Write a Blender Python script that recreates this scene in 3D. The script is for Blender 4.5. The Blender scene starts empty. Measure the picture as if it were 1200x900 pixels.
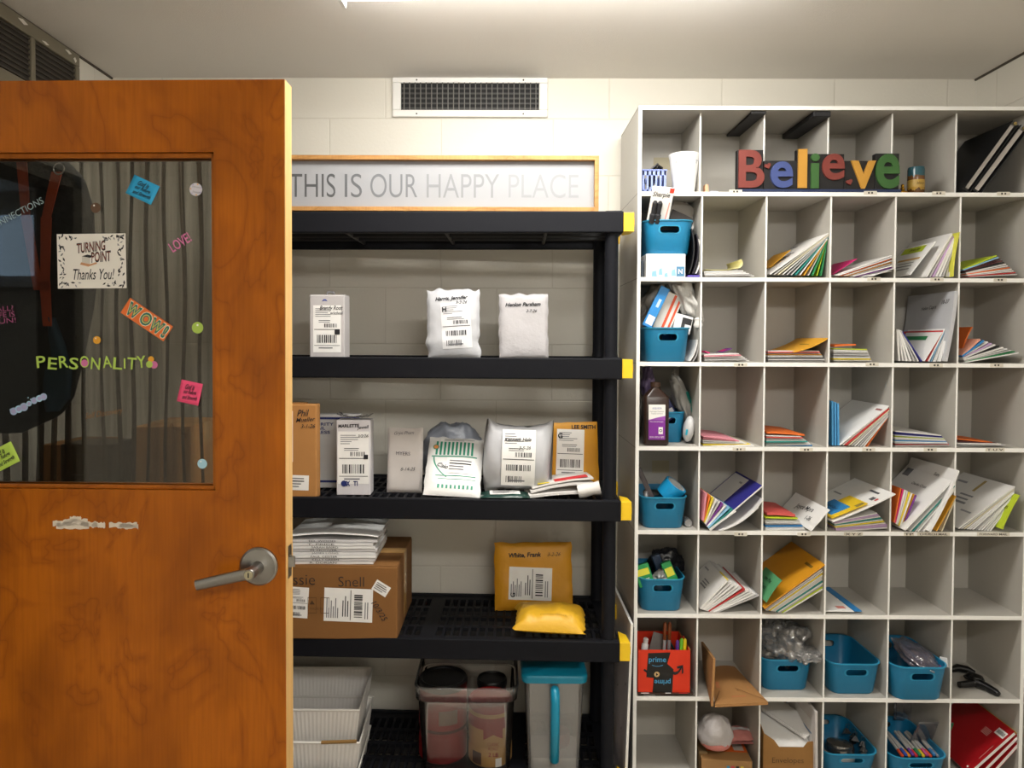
import bpy, math, random
from mathutils import Vector, Matrix, noise
rnd = random.Random(11)
sc = bpy.context.scene
COL = sc.collection
PI = math.pi
# ------------------------------------------------------------------ camera
CAMH = 1.58
F_PX, CX, CY, PITCH, YAW, ROLL = 852.41, 580.9, 422.1, .0254, -.0073, .0044
def _axes():
    cp, sp, cw, sw = math.cos(PITCH), math.sin(PITCH), math.cos(YAW), math.sin(YAW)
    r0 = Vector((cw, -sw, 0)); f0 = Vector((sw, cw, 0)); z = Vector((0, 0, 1))
    up = f0*sp + z*cp; fw = f0*cp - z*sp; d = -up
    return r0*math.cos(ROLL) - d*math.sin(ROLL), r0*math.sin(ROLL) + d*math.cos(ROLL), fw
RIGHT, DOWN, FWD = _axes()
cam_d = bpy.data.cameras.new('camera'); cam = bpy.data.objects.new('camera', cam_d); COL.objects.link(cam)
cam_d.sensor_fit = 'HORIZONTAL'; cam_d.sensor_width = 36; cam_d.lens = F_PX/1200*36
cam_d.shift_x = (600-CX)/1200; cam_d.shift_y = -(450-CY)/1200
cam_d.clip_start = .02; cam_d.clip_end = 60
cam.matrix_world = Matrix(((RIGHT.x, -DOWN.x, -FWD.x, 0), (RIGHT.y, -DOWN.y, -FWD.y, 0), (RIGHT.z, -DOWN.z, -FWD.z, CAMH), (0, 0, 0, 1)))
sc.camera = cam
def at(px, py, Y):                       # point of the world at depth Y under a photo pixel
    r = FWD + RIGHT*((px-CX)/F_PX) + DOWN*((py-CY)/F_PX)
    return Vector((0, 0, CAMH)) + r*(Y/r.y)
# ------------------------------------------------------------------ light, exposure
w = bpy.data.worlds.new('world'); sc.world = w; w.use_nodes = True
w.node_tree.nodes['Background'].inputs[0].default_value = (.8, .85, 1, 1)
w.node_tree.nodes['Background'].inputs[1].default_value = .05
LAMP = 16.5          # shelf side fixture
LAMP2 = 20.0          # entrance side fixture
HALL = 6.0           # hallway fixture
sc.view_settings.view_transform = 'Standard'; sc.view_settings.look = 'None'
sc.view_settings.gamma = 1; sc.view_settings.use_curve_mapping = False
sc.view_settings.exposure = 0.52
sc.cycles.use_denoising = True
sc.cycles.max_bounces = 10; sc.cycles.transparent_max_bounces = 24
sc.cycles.sample_clamp_indirect = 6
# ------------------------------------------------------------------ materials
def lin(h):
    if isinstance(h, str):
        h = h.lstrip('#'); v = [int(h[i:i+2], 16)/255 for i in (0, 2, 4)]
        return tuple(x/12.92 if x <= .04045 else ((x+.055)/1.055)**2.4 for x in v) + (1,)
    return tuple(h) + ((1,) if len(h) == 3 else ())
_mc = {}
def nmat(name):
    m = bpy.data.materials.new(name); m.use_nodes = True
    return m, m.node_tree.nodes, m.node_tree.links, m.node_tree.nodes['Principled BSDF']
def pm(col, rough=.6, metal=0, var=.06, scale=30, bump=0, bscale=200, spec=.5, alpha=1, trans=0, coat=0):
    """plain coloured surface with a little procedural tone variation"""
    key = (col, rough, metal, var, scale, bump, bscale, spec, alpha, trans, coat)
    if key in _mc: return _mc[key]
    m, N, L, p = nmat('surface_%d' % len(_mc))
    c = lin(col)
    tc = N.new('ShaderNodeTexCoord')
    nz = N.new('ShaderNodeTexNoise'); nz.inputs['Scale'].default_value = scale; nz.inputs['Detail'].default_value = 3
    L.new(tc.outputs['Object'], nz.inputs['Vector'])
    mx = N.new('ShaderNodeMix'); mx.data_type = 'RGBA'
    mx.inputs[6].default_value = tuple(x*(1-var) for x in c[:3]) + (1,)
    mx.inputs[7].default_value = tuple(min(1, x*(1+var)) for x in c[:3]) + (1,)
    L.new(nz.outputs['Fac'], mx.inputs[0]); L.new(mx.outputs[2], p.inputs['Base Color'])
    p.inputs['Roughness'].default_value = rough; p.inputs['Metallic'].default_value = metal
    p.inputs['Specular IOR Level'].default_value = spec; p.inputs['Alpha'].default_value = alpha
    p.inputs['Transmission Weight'].default_value = trans; p.inputs['Coat Weight'].default_value = coat
    if bump:
        n2 = N.new('ShaderNodeTexNoise'); n2.inputs['Scale'].default_value = bscale; n2.inputs['Detail'].default_value = 4
        L.new(tc.outputs['Object'], n2.inputs['Vector'])
        b = N.new('ShaderNodeBump'); b.inputs['Strength'].default_value = bump; b.inputs['Distance'].default_value = .01
        L.new(n2.outputs['Fac'], b.inputs['Height']); L.new(b.outputs['Normal'], p.inputs['Normal'])
    _mc[key] = m
    return m
def block_wall(name, axis, u0, col, dark):
    m, N, L, p = nmat(name)
    tc = N.new('ShaderNodeTexCoord'); sx = N.new('ShaderNodeSeparateXYZ'); cb = N.new('ShaderNodeCombineXYZ')
    L.new(tc.outputs['Object'], sx.inputs[0])
    a1 = N.new('ShaderNodeMath'); a1.inputs[1].default_value = u0; L.new(sx.outputs[axis], a1.inputs[0])
    a2 = N.new('ShaderNodeMath'); a2.inputs[1].default_value = .223*20-2.461; L.new(sx.outputs['Z'], a2.inputs[0])
    L.new(a1.outputs[0], cb.inputs[0]); L.new(a2.outputs[0], cb.inputs[1])
    br = N.new('ShaderNodeTexBrick'); br.inputs['Scale'].default_value = 1
    br.inputs['Brick Width'].default_value = .443; br.inputs['Row Height'].default_value = .223
    br.inputs['Mortar Size'].default_value = .0035; br.inputs['Mortar Smooth'].default_value = .6
    br.inputs['Color1'].default_value = lin(col); br.inputs['Color2'].default_value = tuple(x*.97 for x in lin(col)[:3]) + (1,)
    br.inputs['Mortar'].default_value = lin(dark)
    L.new(cb.outputs[0], br.inputs['Vector'])
    L.new(br.outputs['Color'], p.inputs['Base Color'])
    nz = N.new('ShaderNodeTexNoise'); nz.inputs['Scale'].default_value = 90; nz.inputs['Detail'].default_value = 5
    L.new(tc.outputs['Object'], nz.inputs['Vector'])
    mm = N.new('ShaderNodeMath'); mm.operation = 'MULTIPLY_ADD'; mm.inputs[1].default_value = -1.0
    m3 = N.new('ShaderNodeMath'); m3.operation = 'MULTIPLY'; m3.inputs[1].default_value = .35; L.new(nz.outputs['Fac'], m3.inputs[0])
    L.new(br.outputs['Fac'], mm.inputs[0]); L.new(m3.outputs[0], mm.inputs[2])
    b = N.new('ShaderNodeBump'); b.inputs['Strength'].default_value = .35; b.inputs['Distance'].default_value = .004
    L.new(mm.outputs[0], b.inputs['Height']); L.new(b.outputs['Normal'], p.inputs['Normal'])
    p.inputs['Roughness'].default_value = .45
    return m
def wood(name, c1, c2, c3, fig=1.0, rough=.32, sc_=(3.2, 3.2, 1.1), bands=5.0):
    m, N, L, p = nmat(name)
    tc = N.new('ShaderNodeTexCoord'); mp = N.new('ShaderNodeMapping'); mp.inputs['Scale'].default_value = sc_
    L.new(tc.outputs['Object'], mp.inputs['Vector'])
    n1 = N.new('ShaderNodeTexNoise'); n1.inputs['Scale'].default_value = 1.3; n1.inputs['Detail'].default_value = 3; n1.inputs['Distortion'].default_value = 1.4*fig
    L.new(mp.outputs[0], n1.inputs['Vector'])
    ml = N.new('ShaderNodeMath'); ml.operation = 'MULTIPLY'; ml.inputs[1].default_value = bands*2
    fr = N.new('ShaderNodeMath'); fr.operation = 'PINGPONG'; fr.inputs[1].default_value = 1
    L.new(n1.outputs['Fac'], ml.inputs[0]); L.new(ml.outputs[0], fr.inputs[0])
    r1 = N.new('ShaderNodeValToRGB'); e = r1.color_ramp.elements
    e[0].position = 0; e[0].color = lin(c2); e[1].position = 1; e[1].color = lin(c1)
    x = e.new(.07); x.color = tuple((p*.45+q*.55) for p, q in zip(lin(c1), lin(c2))); x = e.new(.5); x.color = lin(c1)
    L.new(fr.outputs[0], r1.inputs[0])
    n2 = N.new('ShaderNodeTexNoise'); n2.inputs['Scale'].default_value = 2.2; n2.inputs['Detail'].default_value = 2
    L.new(mp.outputs[0], n2.inputs['Vector'])
    mp3 = N.new('ShaderNodeMapping'); mp3.inputs['Scale'].default_value = (160, 160, 7); L.new(tc.outputs['Object'], mp3.inputs['Vector'])
    n3 = N.new('ShaderNodeTexNoise'); n3.inputs['Scale'].default_value = 1; n3.inputs['Detail'].default_value = 2; L.new(mp3.outputs[0], n3.inputs['Vector'])
    mx = N.new('ShaderNodeMix'); mx.data_type = 'RGBA'; mx.inputs[7].default_value = lin(c3)
    rr = N.new('ShaderNodeMapRange'); rr.inputs[1].default_value = .42; rr.inputs[2].default_value = .72; rr.inputs[4].default_value = .75
    L.new(n2.outputs['Fac'], rr.inputs[0]); L.new(rr.outputs[0], mx.inputs[0]); L.new(r1.outputs[0], mx.inputs[6])
    mx2 = N.new('ShaderNodeMix'); mx2.data_type = 'RGBA'; mx2.blend_type = 'MULTIPLY'; mx2.inputs[0].default_value = .35
    rg = N.new('ShaderNodeValToRGB'); rg.color_ramp.elements[0].position = .3; rg.color_ramp.elements[0].color = (.62, .6, .58, 1); rg.color_ramp.elements[1].position = .6
    L.new(n3.outputs['Fac'], rg.inputs[0]); L.new(mx.outputs[2], mx2.inputs[6]); L.new(rg.outputs[0], mx2.inputs[7])
    L.new(mx2.outputs[2], p.inputs['Base Color'])
    p.inputs['Roughness'].default_value = rough; p.inputs['Specular IOR Level'].default_value = .3
    return m
def clear(name, col, a, rough=.15, gloss=.12):
    """thin clear plastic: see-through with a milky diffuse share and a sheen"""
    m, N, L, p = nmat(name); out = [n for n in N if n.type == 'OUTPUT_MATERIAL'][0]; N.remove(p)
    t = N.new('ShaderNodeBsdfTransparent'); d = N.new('ShaderNodeBsdfDiffuse'); d.inputs[0].default_value = lin(col)
    tl = N.new('ShaderNodeBsdfTranslucent'); tl.inputs[0].default_value = lin(col)
    ad = N.new('ShaderNodeMixShader'); ad.inputs[0].default_value = .4; L.new(d.outputs[0], ad.inputs[1]); L.new(tl.outputs[0], ad.inputs[2])
    g = N.new('ShaderNodeBsdfGlossy'); g.inputs['Roughness'].default_value = rough
    m1 = N.new('ShaderNodeMixShader'); m1.inputs[0].default_value = a
    tc = N.new('ShaderNodeTexCoord'); nz = N.new('ShaderNodeTexNoise'); nz.inputs['Scale'].default_value = 14
    L.new(tc.outputs['Object'], nz.inputs['Vector'])
    mr = N.new('ShaderNodeMapRange'); mr.inputs[3].default_value = a*.8; mr.inputs[4].default_value = min(1, a*1.2)
    L.new(nz.outputs['Fac'], mr.inputs[0]); L.new(mr.outputs[0], m1.inputs[0])
    L.new(t.outputs[0], m1.inputs[1]); L.new(ad.outputs[0], m1.inputs[2])
    fr = N.new('ShaderNodeFresnel'); fr.inputs[0].default_value = 1.35
    fm = N.new('ShaderNodeMath'); fm.operation = 'MULTIPLY_ADD'; fm.inputs[1].default_value = 1; fm.inputs[2].default_value = gloss*.3; L.new(fr.outputs[0], fm.inputs[0])
    m2 = N.new('ShaderNodeMixShader'); L.new(fm.outputs[0], m2.inputs[0]); L.new(m1.outputs[0], m2.inputs[1]); L.new(g.outputs[0], m2.inputs[2])
    L.new(m2.outputs[0], out.inputs[0])
    return m
def glow(name, col, s):
    m, N, L, p = nmat(name)
    p.inputs['Base Color'].default_value = lin(col); p.inputs['Emission Color'].default_value = lin(col); p.inputs['Emission Strength'].default_value = s
    return m
# ------------------------------------------------------------------ mesh building
def MF(o, r=(1, 0, 0), u=(0, 0, 1)):       # frame: local x -> r, y -> u, z -> r x u
    r = Vector(r).normalized(); u = Vector(u).normalized(); n = r.cross(u)
    return Matrix(((r.x, u.x, n.x, o[0]), (r.y, u.y, n.y, o[1]), (r.z, u.z, n.z, o[2]), (0, 0, 0, 1)))
_tx = {}
def text_geo(s, shear, bold, res=3):
    k = (s, shear, bold, res)
    if k not in _tx:
        cu = bpy.data.curves.new('glyphs', 'FONT'); cu.body = s; cu.size = 1; cu.shear = shear; cu.offset = bold
        cu.resolution_u = res; cu.fill_mode = 'FRONT'
        o = bpy.data.objects.new('glyphs', cu); COL.objects.link(o)
        me = bpy.data.meshes.new_from_object(o.evaluated_get(bpy.context.evaluated_depsgraph_get()))
        vs = [tuple(v.co) for v in me.vertices]; fs = [tuple(p.vertices) for p in me.polygons]
        bpy.data.objects.remove(o); bpy.data.curves.remove(cu); bpy.data.meshes.remove(me)
        xs = [v[0] for v in vs]; ys = [v[1] for v in vs]
        x0, x1, y0, y1 = min(xs), max(xs), min(ys), max(ys)
        _tx[k] = ([((v[0]-x0)/(x1-x0)-.5, (v[1]-y0)/(y1-y0)-.5) for v in vs], fs, (x1-x0)/(y1-y0))
    return _tx[k]
class B:
    def __init__(s): s.v = []; s.f = []; s.fm = []; s.mats = []; s.T = Matrix()
    def add(s, vs, fs, m, T=None):
        if m not in s.mats: s.mats.append(m)
        T = s.T @ T if T is not None else s.T
        n = len(s.v); s.v += [T @ Vector(v) for v in vs]; k = s.mats.index(m)
        for f in fs: s.f.append([i+n for i in f]); s.fm.append(k)
        return s
    def box(s, x0, x1, y0, y1, z0, z1, m, T=None):
        return s.add([(x0, y0, z0), (x1, y0, z0), (x1, y1, z0), (x0, y1, z0), (x0, y0, z1), (x1, y0, z1), (x1, y1, z1), (x0, y1, z1)],
                     [(0, 3, 2, 1), (4, 5, 6, 7), (0, 1, 5, 4), (1, 2, 6, 5), (2, 3, 7, 6), (3, 0, 4, 7)], m, T)
    def prism(s, poly, z0, z1, m, T=None):            # polygon in xy, extruded along z
        n = len(poly)
        vs = [(p[0], p[1], z0) for p in poly] + [(p[0], p[1], z1) for p in poly]
        fs = [tuple(range(n))[::-1], tuple(range(n, 2*n))] + [(i, (i+1) % n, n+(i+1) % n, n+i) for i in range(n)]
        return s.add(vs, fs, m, T)
    def poly(s, poly, m, T=None):
        return s.add([(p[0], p[1], p[2] if len(p) > 2 else 0) for p in poly], [tuple(range(len(poly)))], m, T)
    def rect(s, x0, x1, z0, z1, y, m, T=None):        # flat print facing -y
        return s.add([(x0, y, z0), (x1, y, z0), (x1, y, z1), (x0, y, z1)], [(0, 1, 2, 3)], m, T)
    def tube(s, pts, r, m, n=8, T=None, cap=True):
        pts = [Vector(p) for p in pts]; rs = r if isinstance(r, (list, tuple)) else [r]*len(pts)
        vs = []; fs = []; a = None
        for i, p in enumerate(pts):
            d = (pts[min(i+1, len(pts)-1)] - pts[max(i-1, 0)]).normalized()
            if a is None: a = d.orthogonal().normalized()
            else: a = (a - d*a.dot(d)).normalized()
            b = d.cross(a)
            for k in range(n):
                t = 2*PI*k/n; vs.append(p + (a*math.cos(t) + b*math.sin(t))*rs[i])
        for i in range(len(pts)-1):
            for k in range(n): fs.append((i*n+k, i*n+(k+1) % n, (i+1)*n+(k+1) % n, (i+1)*n+k))
        if cap: fs += [tuple(range(n))[::-1], tuple(range((len(pts)-1)*n, len(pts)*n))]
        return s.add(vs, fs, m, T)
    def lathe(s, prof, m, n=32, T=None):
        vs = []; fs = []
        for r, z in prof:
            for k in range(n): t = 2*PI*k/n; vs.append((r*math.cos(t), r*math.sin(t), z))
        for i in range(len(prof)-1):
            for k in range(n): fs.append((i*n+k, i*n+(k+1) % n, (i+1)*n+(k+1) % n, (i+1)*n+k))
        if prof[0][0] > 1e-6: fs.append(tuple(range(n))[::-1])
        if prof[-1][0] > 1e-6: fs.append(tuple(range((len(prof)-1)*n, len(prof)*n)))
        return s.add(vs, fs, m, T)
    def grid(s, nu, nv, fn, m, T=None):
        vs = [fn(i/nu, j/nv) for j in range(nv+1) for i in range(nu+1)]
        fs = [(j*(nu+1)+i, j*(nu+1)+i+1, (j+1)*(nu+1)+i+1, (j+1)*(nu+1)+i) for j in range(nv) for i in range(nu)]
        return s.add(vs, fs, m, T)
    def disc(s, cx, cy, r, m, T=None, n=20, z=0):
        return s.add([(cx+r*math.cos(2*PI*k/n), cy+r*math.sin(2*PI*k/n), z) for k in range(n)], [tuple(range(n))], m, T)
    def text(s, txt, T, m, h=None, w=None, shear=0, bold=0, res=3):      # T: frame at the text's centre
        g, fs, asp = text_geo(txt, shear, bold, res)
        if h is None: h = w/asp
        if w is None: w = h*asp
        return s.add([(x*w, y*h, 0) for x, y in g], fs, m, T)
    def build(s, name, parent=None, smooth=None, bevel=0, seg=2, sub=0, solid=0):
        me = bpy.data.meshes.new(name); me.from_pydata([tuple(v) for v in s.v], [], s.f)
        for m in s.mats: me.materials.append(m)
        me.polygons.foreach_set('material_index', s.fm)
        if smooth is not None:
            me.shade_smooth()
            if smooth < 180: me.set_sharp_from_angle(angle=math.radians(smooth))
        o = bpy.data.objects.new(name, me); COL.objects.link(o)
        if parent is not None: o.parent = parent
        if solid: md = o.modifiers.new('thickness', 'SOLIDIFY'); md.thickness = solid; md.offset = 0
        if bevel: md = o.modifiers.new('bevel', 'BEVEL'); md.width = bevel; md.segments = seg; md.limit_method = 'ANGLE'
        if sub: md = o.modifiers.new('subdivision', 'SUBSURF'); md.levels = sub; md.render_levels = sub
        return o
def thing(name, label, cat, loc=(0, 0, 0), rot=(0, 0, 0), group=None):
    o = bpy.data.objects.new(name, None); COL.objects.link(o); o.location = loc; o.rotation_euler = rot
    o['label'] = label; o['category'] = cat; o.empty_display_size = .05
    if group: o['group'] = group
    return o
def tag(o, label, cat, group=None, loc=None, rot=None):
    o['label'] = label; o['category'] = cat
    if group: o['group'] = group
    if loc is not None: o.location = loc
    if rot is not None: o.rotation_euler = rot
    return o
def struct(o): o['kind'] = 'structure'; return o
def copy_tree(o, parent=None):
    c = o.copy(); COL.objects.link(c)
    if parent is not None: c.parent = parent
    for ch in [x for x in o.children]: copy_tree(ch, c)
    return c
def bake(o):                                  # apply an object's modifiers to its mesh
    me = bpy.data.meshes.new_from_object(o.evaluated_get(bpy.context.evaluated_depsgraph_get()))
    o.modifiers.clear(); o.data = me
    return o
WHITE = pm('#f2f1ee', .55); INK = pm('#1b1b20', .7); DIM = pm('#77777c', .7); BLUEINK = pm('#1d2a6b', .7)
# ------------------------------------------------------------------ room shell
XL, XR, YB, YF, ZC = -1.55, 1.862, 2.9, -1.9, 2.62
wall_m = block_wall('painted_block_back', 'X', .684+.443*20, '#dfdbd0', '#d5d0c4')
wall_s = block_wall('painted_block_side', 'Y', .1+.443*20, '#dfdbd0', '#d5d0c4')
ceil_m = pm('#ece8e2', .85, var=.03, scale=3, bump=.15, bscale=260)
floor_m = pm('#b3ab9e', .4, var=.12, scale=18)
b = B(); b.box(XL-.1, XR+.1, YB, YB+.1, -.1, ZC+.1, wall_m); struct(b.build('wall_back'))
b = B(); b.box(XR, XR+.1, YF, YB, -.1, ZC+.1, wall_s); struct(b.build('wall_right'))
DY0, DY1, DZ = .58, 1.56, 2.16                # doorway in the side wall
b = B(); b.box(XL-.12, XL, DY1, YB, -.1, ZC+.1, wall_s); b.box(XL-.12, XL, YF, DY0, -.1, ZC+.1, wall_s)
b.box(XL-.12, XL, DY0, DY1, DZ, ZC+.1, wall_s); struct(b.build('wall_left'))
b = B(); b.box(-4.2, XR+.1, YF-.1, YF, -.1, ZC+.1, wall_s); struct(b.build('wall_front'))
b = B(); b.box(-4.2, XR+.1, YF-.1, YB+.1, -.1, 0, floor_m); struct(b.build('floor'))
b = B(); b.box(-4.2, XR+.1, YF-.1, YB+.1, ZC, ZC+.1, ceil_m); struct(b.build('ceiling'))
hall_m = block_wall('painted_block_hall', 'Y', 0, '#b9c2cc', '#a7b0ba')
b = B(); b.box(-4.3, -4.2, YF-.1, YB+.1, -.1, ZC+.1, hall_m); struct(b.build('wall_hallway'))
b = B(); b.box(-4.2, XL-.12, YB, YB+.1, -.1, ZC+.1, hall_m); struct(b.build('wall_hallway_end'))
t = thing('window_1', 'high daylit window at the end of the hallway', 'window', (-3.72, YF, 2.0)); t['kind'] = 'structure'
b = B(); wf = pm('#e9ebee', .4)
for (x0, x1, z0, z1) in ((-.36, .32, -.03, .03), (-.36, .32, .46, .5), (-.36, -.32, .03, .46), (.28, .32, .03, .46), (-.02, .01, .03, .46)): b.box(x0, x1, 0, .03, z0, z1, wf)
b.box(-.38, .34, 0, .10, -.05, -.02, wf); b.build('window_frame', t)
b = B(); b.box(-.32, .28, .004, .010, .03, .46, glow('daylight_pane', '#a8c2dc', 1.5)); b.build('pane', t)
steel = pm('#6d675c', .4, var=.05)
b = B()
for y0, y1 in ((DY0, DY0+.05), (DY1-.05, DY1)): b.box(XL-.13, XL+.012, y0, y1, 0, DZ, steel)
b.box(XL-.13, XL+.012, DY0, DY1, DZ-.05, DZ, steel); struct(b.build('trim_1', bevel=.004))
# dark gap line where ceiling meets the side walls
b = B(); cj = pm('#4b443a', .8)
b.box(XR-.006, XR, YF, YB, ZC-.007, ZC, cj); struct(b.build('trim_2'))
b = B(); b.box(XL, XL+.006, DY1+.7, YB, ZC-.007, ZC, cj); struct(b.build('trim_3'))
# ------------------------------------------------------------------ ceiling fixtures
def fixture(label, loc, lx, ly, s):
    t = thing('ceiling_light', label, 'ceiling light', loc)
    b = B(); fm = pm('#f0efec', .4); hx, hy = lx/2, ly/2
    b.box(-hx, hx, -hy+.01, hy-.01, -.025, 0, fm)
    for x in (-hx, hx-.012): b.box(x, x+.012, -hy, hy, -.112, -.024, fm)
    b.build('housing', t, bevel=.003)
    b = B(); g = glow('diffuser_glow', '#fcf9f3', s)
    n = 10
    prof = [(-hy*1.0, -.006)] + [(-hy+ly*i/n, -.085-.035*math.sin(PI*i/n)**.5) for i in range(n+1)] + [(hy, -.006)]
    q = len(prof)
    b.add([(x, p[0], p[1]) for x in (-hx+.012, hx-.012) for p in prof], [(i+1, i, q+i, q+1+i) for i in range(q-1)], g)
    b.build('diffuser', t, smooth=60)
    return t
fixture('long fluorescent ceiling light above the shelving', (.17, 1.872, ZC), 1.25, .31, LAMP).rotation_euler.z = -.045
fixture('long fluorescent ceiling light by the entrance', (.7, -.6, ZC), 1.25, .31, LAMP2)
fixture('fluorescent ceiling light out in the hallway', (-2.9, .2, ZC), .3, 1.25, HALL)
# ------------------------------------------------------------------ vents
t = thing('air_vent', 'white rectangular air vent with dark louvres high on the block wall', 'vent', (-.127, YB-.002, 2.542))
vm = pm('#e9e8e4', .4, var=.02); dk = pm('#050505', .7); fin = pm('#66645f', .4)
b = B(); W_, H_ = .306, .0775
for (x0, x1, z0, z1) in ((-W_, W_, H_-.022, H_), (-W_, W_, -H_, -H_+.028), (-W_, -W_+.034, -H_+.028, H_-.022), (W_-.034, W_, -H_+.028, H_-.022)):
    b.box(x0, x1, -.012, 0, z0, z1, vm)
b.build('frame', t, bevel=.004)
b = B(); b.box(-W_+.03, W_-.03, -.002, 0, -H_+.02, H_-.02, dk); b.build('backing', t)
b = B()
for i in range(25):
    x = -W_+.046+i*(2*W_-.092)/24; b.box(x-.0016, x+.0016, -.011, -.004, -H_+.026, H_-.02, fin)
for i in range(5):
    z = -H_+.036+i*.0195; b.box(-W_+.032, W_-.032, -.004, -.002, z-.003, z+.003, pm('#3b3a38', .5))
b.build('louvres', t)
for x in (-.21, .21):
    for z in (-H_+.012, H_-.011): b = B(); b.lathe([(.0035, 0), (.003, .002)], pm('#55524c', .3, 1), 8, MF((x, -.012, z))); b.build('screw', t)
t = thing('return_grille', 'grey louvred wall grille up near the ceiling beyond the door top', 'vent', (XL, 2.02, 2.5), (0, 0, PI/2))
gm = pm('#77705f', .5, var=.1)
b = B(); gl, gz0, gz1 = .64, -.085, .068        # frame runs along local x (world y)
b.box(-gl, gl, -.014, 0, gz1, gz1+.045, gm); b.box(-gl, gl, -.014, 0, gz0-.045, gz0, gm)
for i in range(6):
    x = -gl+i*(2*gl-.022)/5; b.box(x, x+.022, -.014, 0, gz0, gz1, gm)
b.build('frame', t, bevel=.003)
b = B(); b.box(-gl+.02, gl-.02, -.003, 0, gz0, gz1, pm('#2a2520', .7)); 
for i in range(9):
    z = gz0+.008+i*.017; b.box(-gl+.02, gl-.02, -.009, -.003, z-.002, z+.004, pm('#3d362e', .6))
b.build('louvres', t)
b = B(); pw = pm('#dcd8cf', .7)
for (x, z, l, h) in ((-.1, .104, .06, .012), (.08, .075, .09, .008), (.3, .1, .05, .01), (.42, .078, .04, .006), (.55, .1, .04, .008), (.6, .088, .02, .012), (-.3, .1, .1, .014)):
    b.prism([(x, z), (x+l*.5, z+h*.6), (x+l, z-h*.2), (x+l*.6, z-h)], .0141, .0147, pw, MF((0, 0, 0)))
b.build('chipped_paint', t)
# ------------------------------------------------------------------ the open door
DT = -.02
DORG = Vector((-.461, 1.55, 0))
def dpt(px, py, y0=0.0):                 # photo pixel -> (x, z) on the door's own plane, y0 behind its face
    r = FWD + RIGHT*((px-CX)/F_PX) + DOWN*((py-CY)/F_PX); T = math.tan(DT)
    o = DORG + Vector((-math.sin(DT), math.cos(DT), 0))*y0
    k = (o.y - o.x*T)/(r.y - r.x*T); X = r.x*k
    return (X-o.x)/math.cos(DT), CAMH + r.z*k
door = thing('door_1', 'open orange-brown wood door with a large window and silver lever', 'door', DORG, (0, 0, DT)); door['kind'] = 'structure'
dw = wood('door_veneer', '#b0600a', '#964d08', '#7f4005', 1.2, .34, (3.0, 3.0, 1.7), 5.0)
dedge = wood('door_edge_lit_wood', '#e2b574', '#cf9d5a', '#d8a866', .4, .45, (3, 3, .4))  # edge paler than the veneer: the light falling on it is put into the colour
DZT, DWI, DTH = 2.133, 1.06, .045
gx0, gx1, gz0, gz1 = -.93, -.152, 1.257, 1.981
b = B()
def dbox(x0, x1, z0, z1):
    b.box(x0, x1, 0, DTH, z0, z1, dw)
dbox(-DWI, gx0, .01, DZT); dbox(gx1, -.0005, .01, DZT); dbox(gx0, gx1, gz1, DZT); dbox(gx0, gx1, .01, gz0)
b.build('door_leaf', door)
b = B(); b.box(-.0005, .0012, .0004, DTH-.0004, .01, DZT-.0005, dedge); b.build('edge_strip', door)
b = B(); st = wood('stop_wood', '#ab5f14', '#8c4a0c', '#955410', .5, .4)
for (x0, x1, z0, z1) in ((gx0, gx1, gz1-.011, gz1), (gx0, gx1, gz0, gz0+.009), (gx0, gx0+.009, gz0, gz1), (gx1-.009, gx1, gz0, gz1)):
    b.box(x0, x1, .007, .0145, z0, z1, st); b.box(x0, x1, .027, .04, z0, z1, st)
b.build('glazing_stop', door, bevel=.002)
gm_, N, L, p_ = nmat('window_glass'); out = [n for n in N if n.type == 'OUTPUT_MATERIAL'][0]; N.remove(p_)
tr = N.new('ShaderNodeBsdfTransparent'); tr.inputs[0].default_value = (.80, .80, .76, 1)
gl_ = N.new('ShaderNodeBsdfGlossy'); gl_.inputs['Roughness'].default_value = 0.01
fr = N.new('ShaderNodeFresnel'); fr.inputs[0].default_value = 1.5; mxs = N.new('ShaderNodeMixShader')
L.new(fr.outputs[0], mxs.inputs[0]); L.new(tr.outputs[0], mxs.inputs[1]); L.new(gl_.outputs[0], mxs.inputs[2]); L.new(mxs.outputs[0], out.inputs[0])
b = B(); b.box(gx0+.001, gx1-.001, .018, .023, gz0+.001, gz1-.001, gm_); b.build('glass_pane', door)
# lever
lx, lz = dpt(304, 663)
chrome = pm('#9b9a98', .28, 1, var=.03); dark_m = pm('#333333', .4, .8)
lever = B()
lever.lathe([(.041, 0), (.041, .006), (.037, .0095), (.018, .0115), (.0165, .0125)], chrome, 40, MF((lx, 0, lz)))
lever.build('rose', None, 35); rose = bpy.data.objects[-1] if False else COL.objects[-1]; rose.name = 'lever_handle'; rose.parent = door
b = B(); b.lathe([(.0145, .010), (.012, .03), (.0125, .062), (.0115, .064)], chrome, 28, MF((lx, 0, lz))); b.build('neck', rose, 35)
b = B(); a = math.radians(-167)
Tl = Matrix.Translation((lx, -.052, lz)) @ Matrix.Rotation(-a, 4, 'Y')
b.grid(14, 12, lambda u, v: (u*.118, .0065*math.sin(2*PI*v)-.007*u*u*0, (.0125-.0015*u)*math.cos(2*PI*v)*(1 if u > 0 else .98)), chrome, Tl)
b.add([(.118, .0065*math.sin(2*PI*k/12), .011*math.cos(2*PI*k/12)) for k in range(12)], [tuple(range(12))], dark_m, Tl)
b.build('lever', rose, 60)
b = B(); b.lathe([(.0095, .064), (.009, .0655)], pm('#c9c2a8', .25, 1), 20, MF((lx, 0, lz))); b.box(-.0012, .0012, -.005, .005, .0655, .0658, INK, MF((lx, 0, lz)))
b.build('key_cylinder', rose)
b = B(); z = dpt(338, 661)[1]
b.box(.0012, .0022, .011, .034, z-.035, z+.035, chrome); b.prism([(.0022, .013), (.014, .017), (.014, .021), (.0022, .030)], z-.011, z+.011, chrome); b.build('latch', door)
b = B(); tp = pm('#d9cdbd', .8, var=.2)
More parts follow.
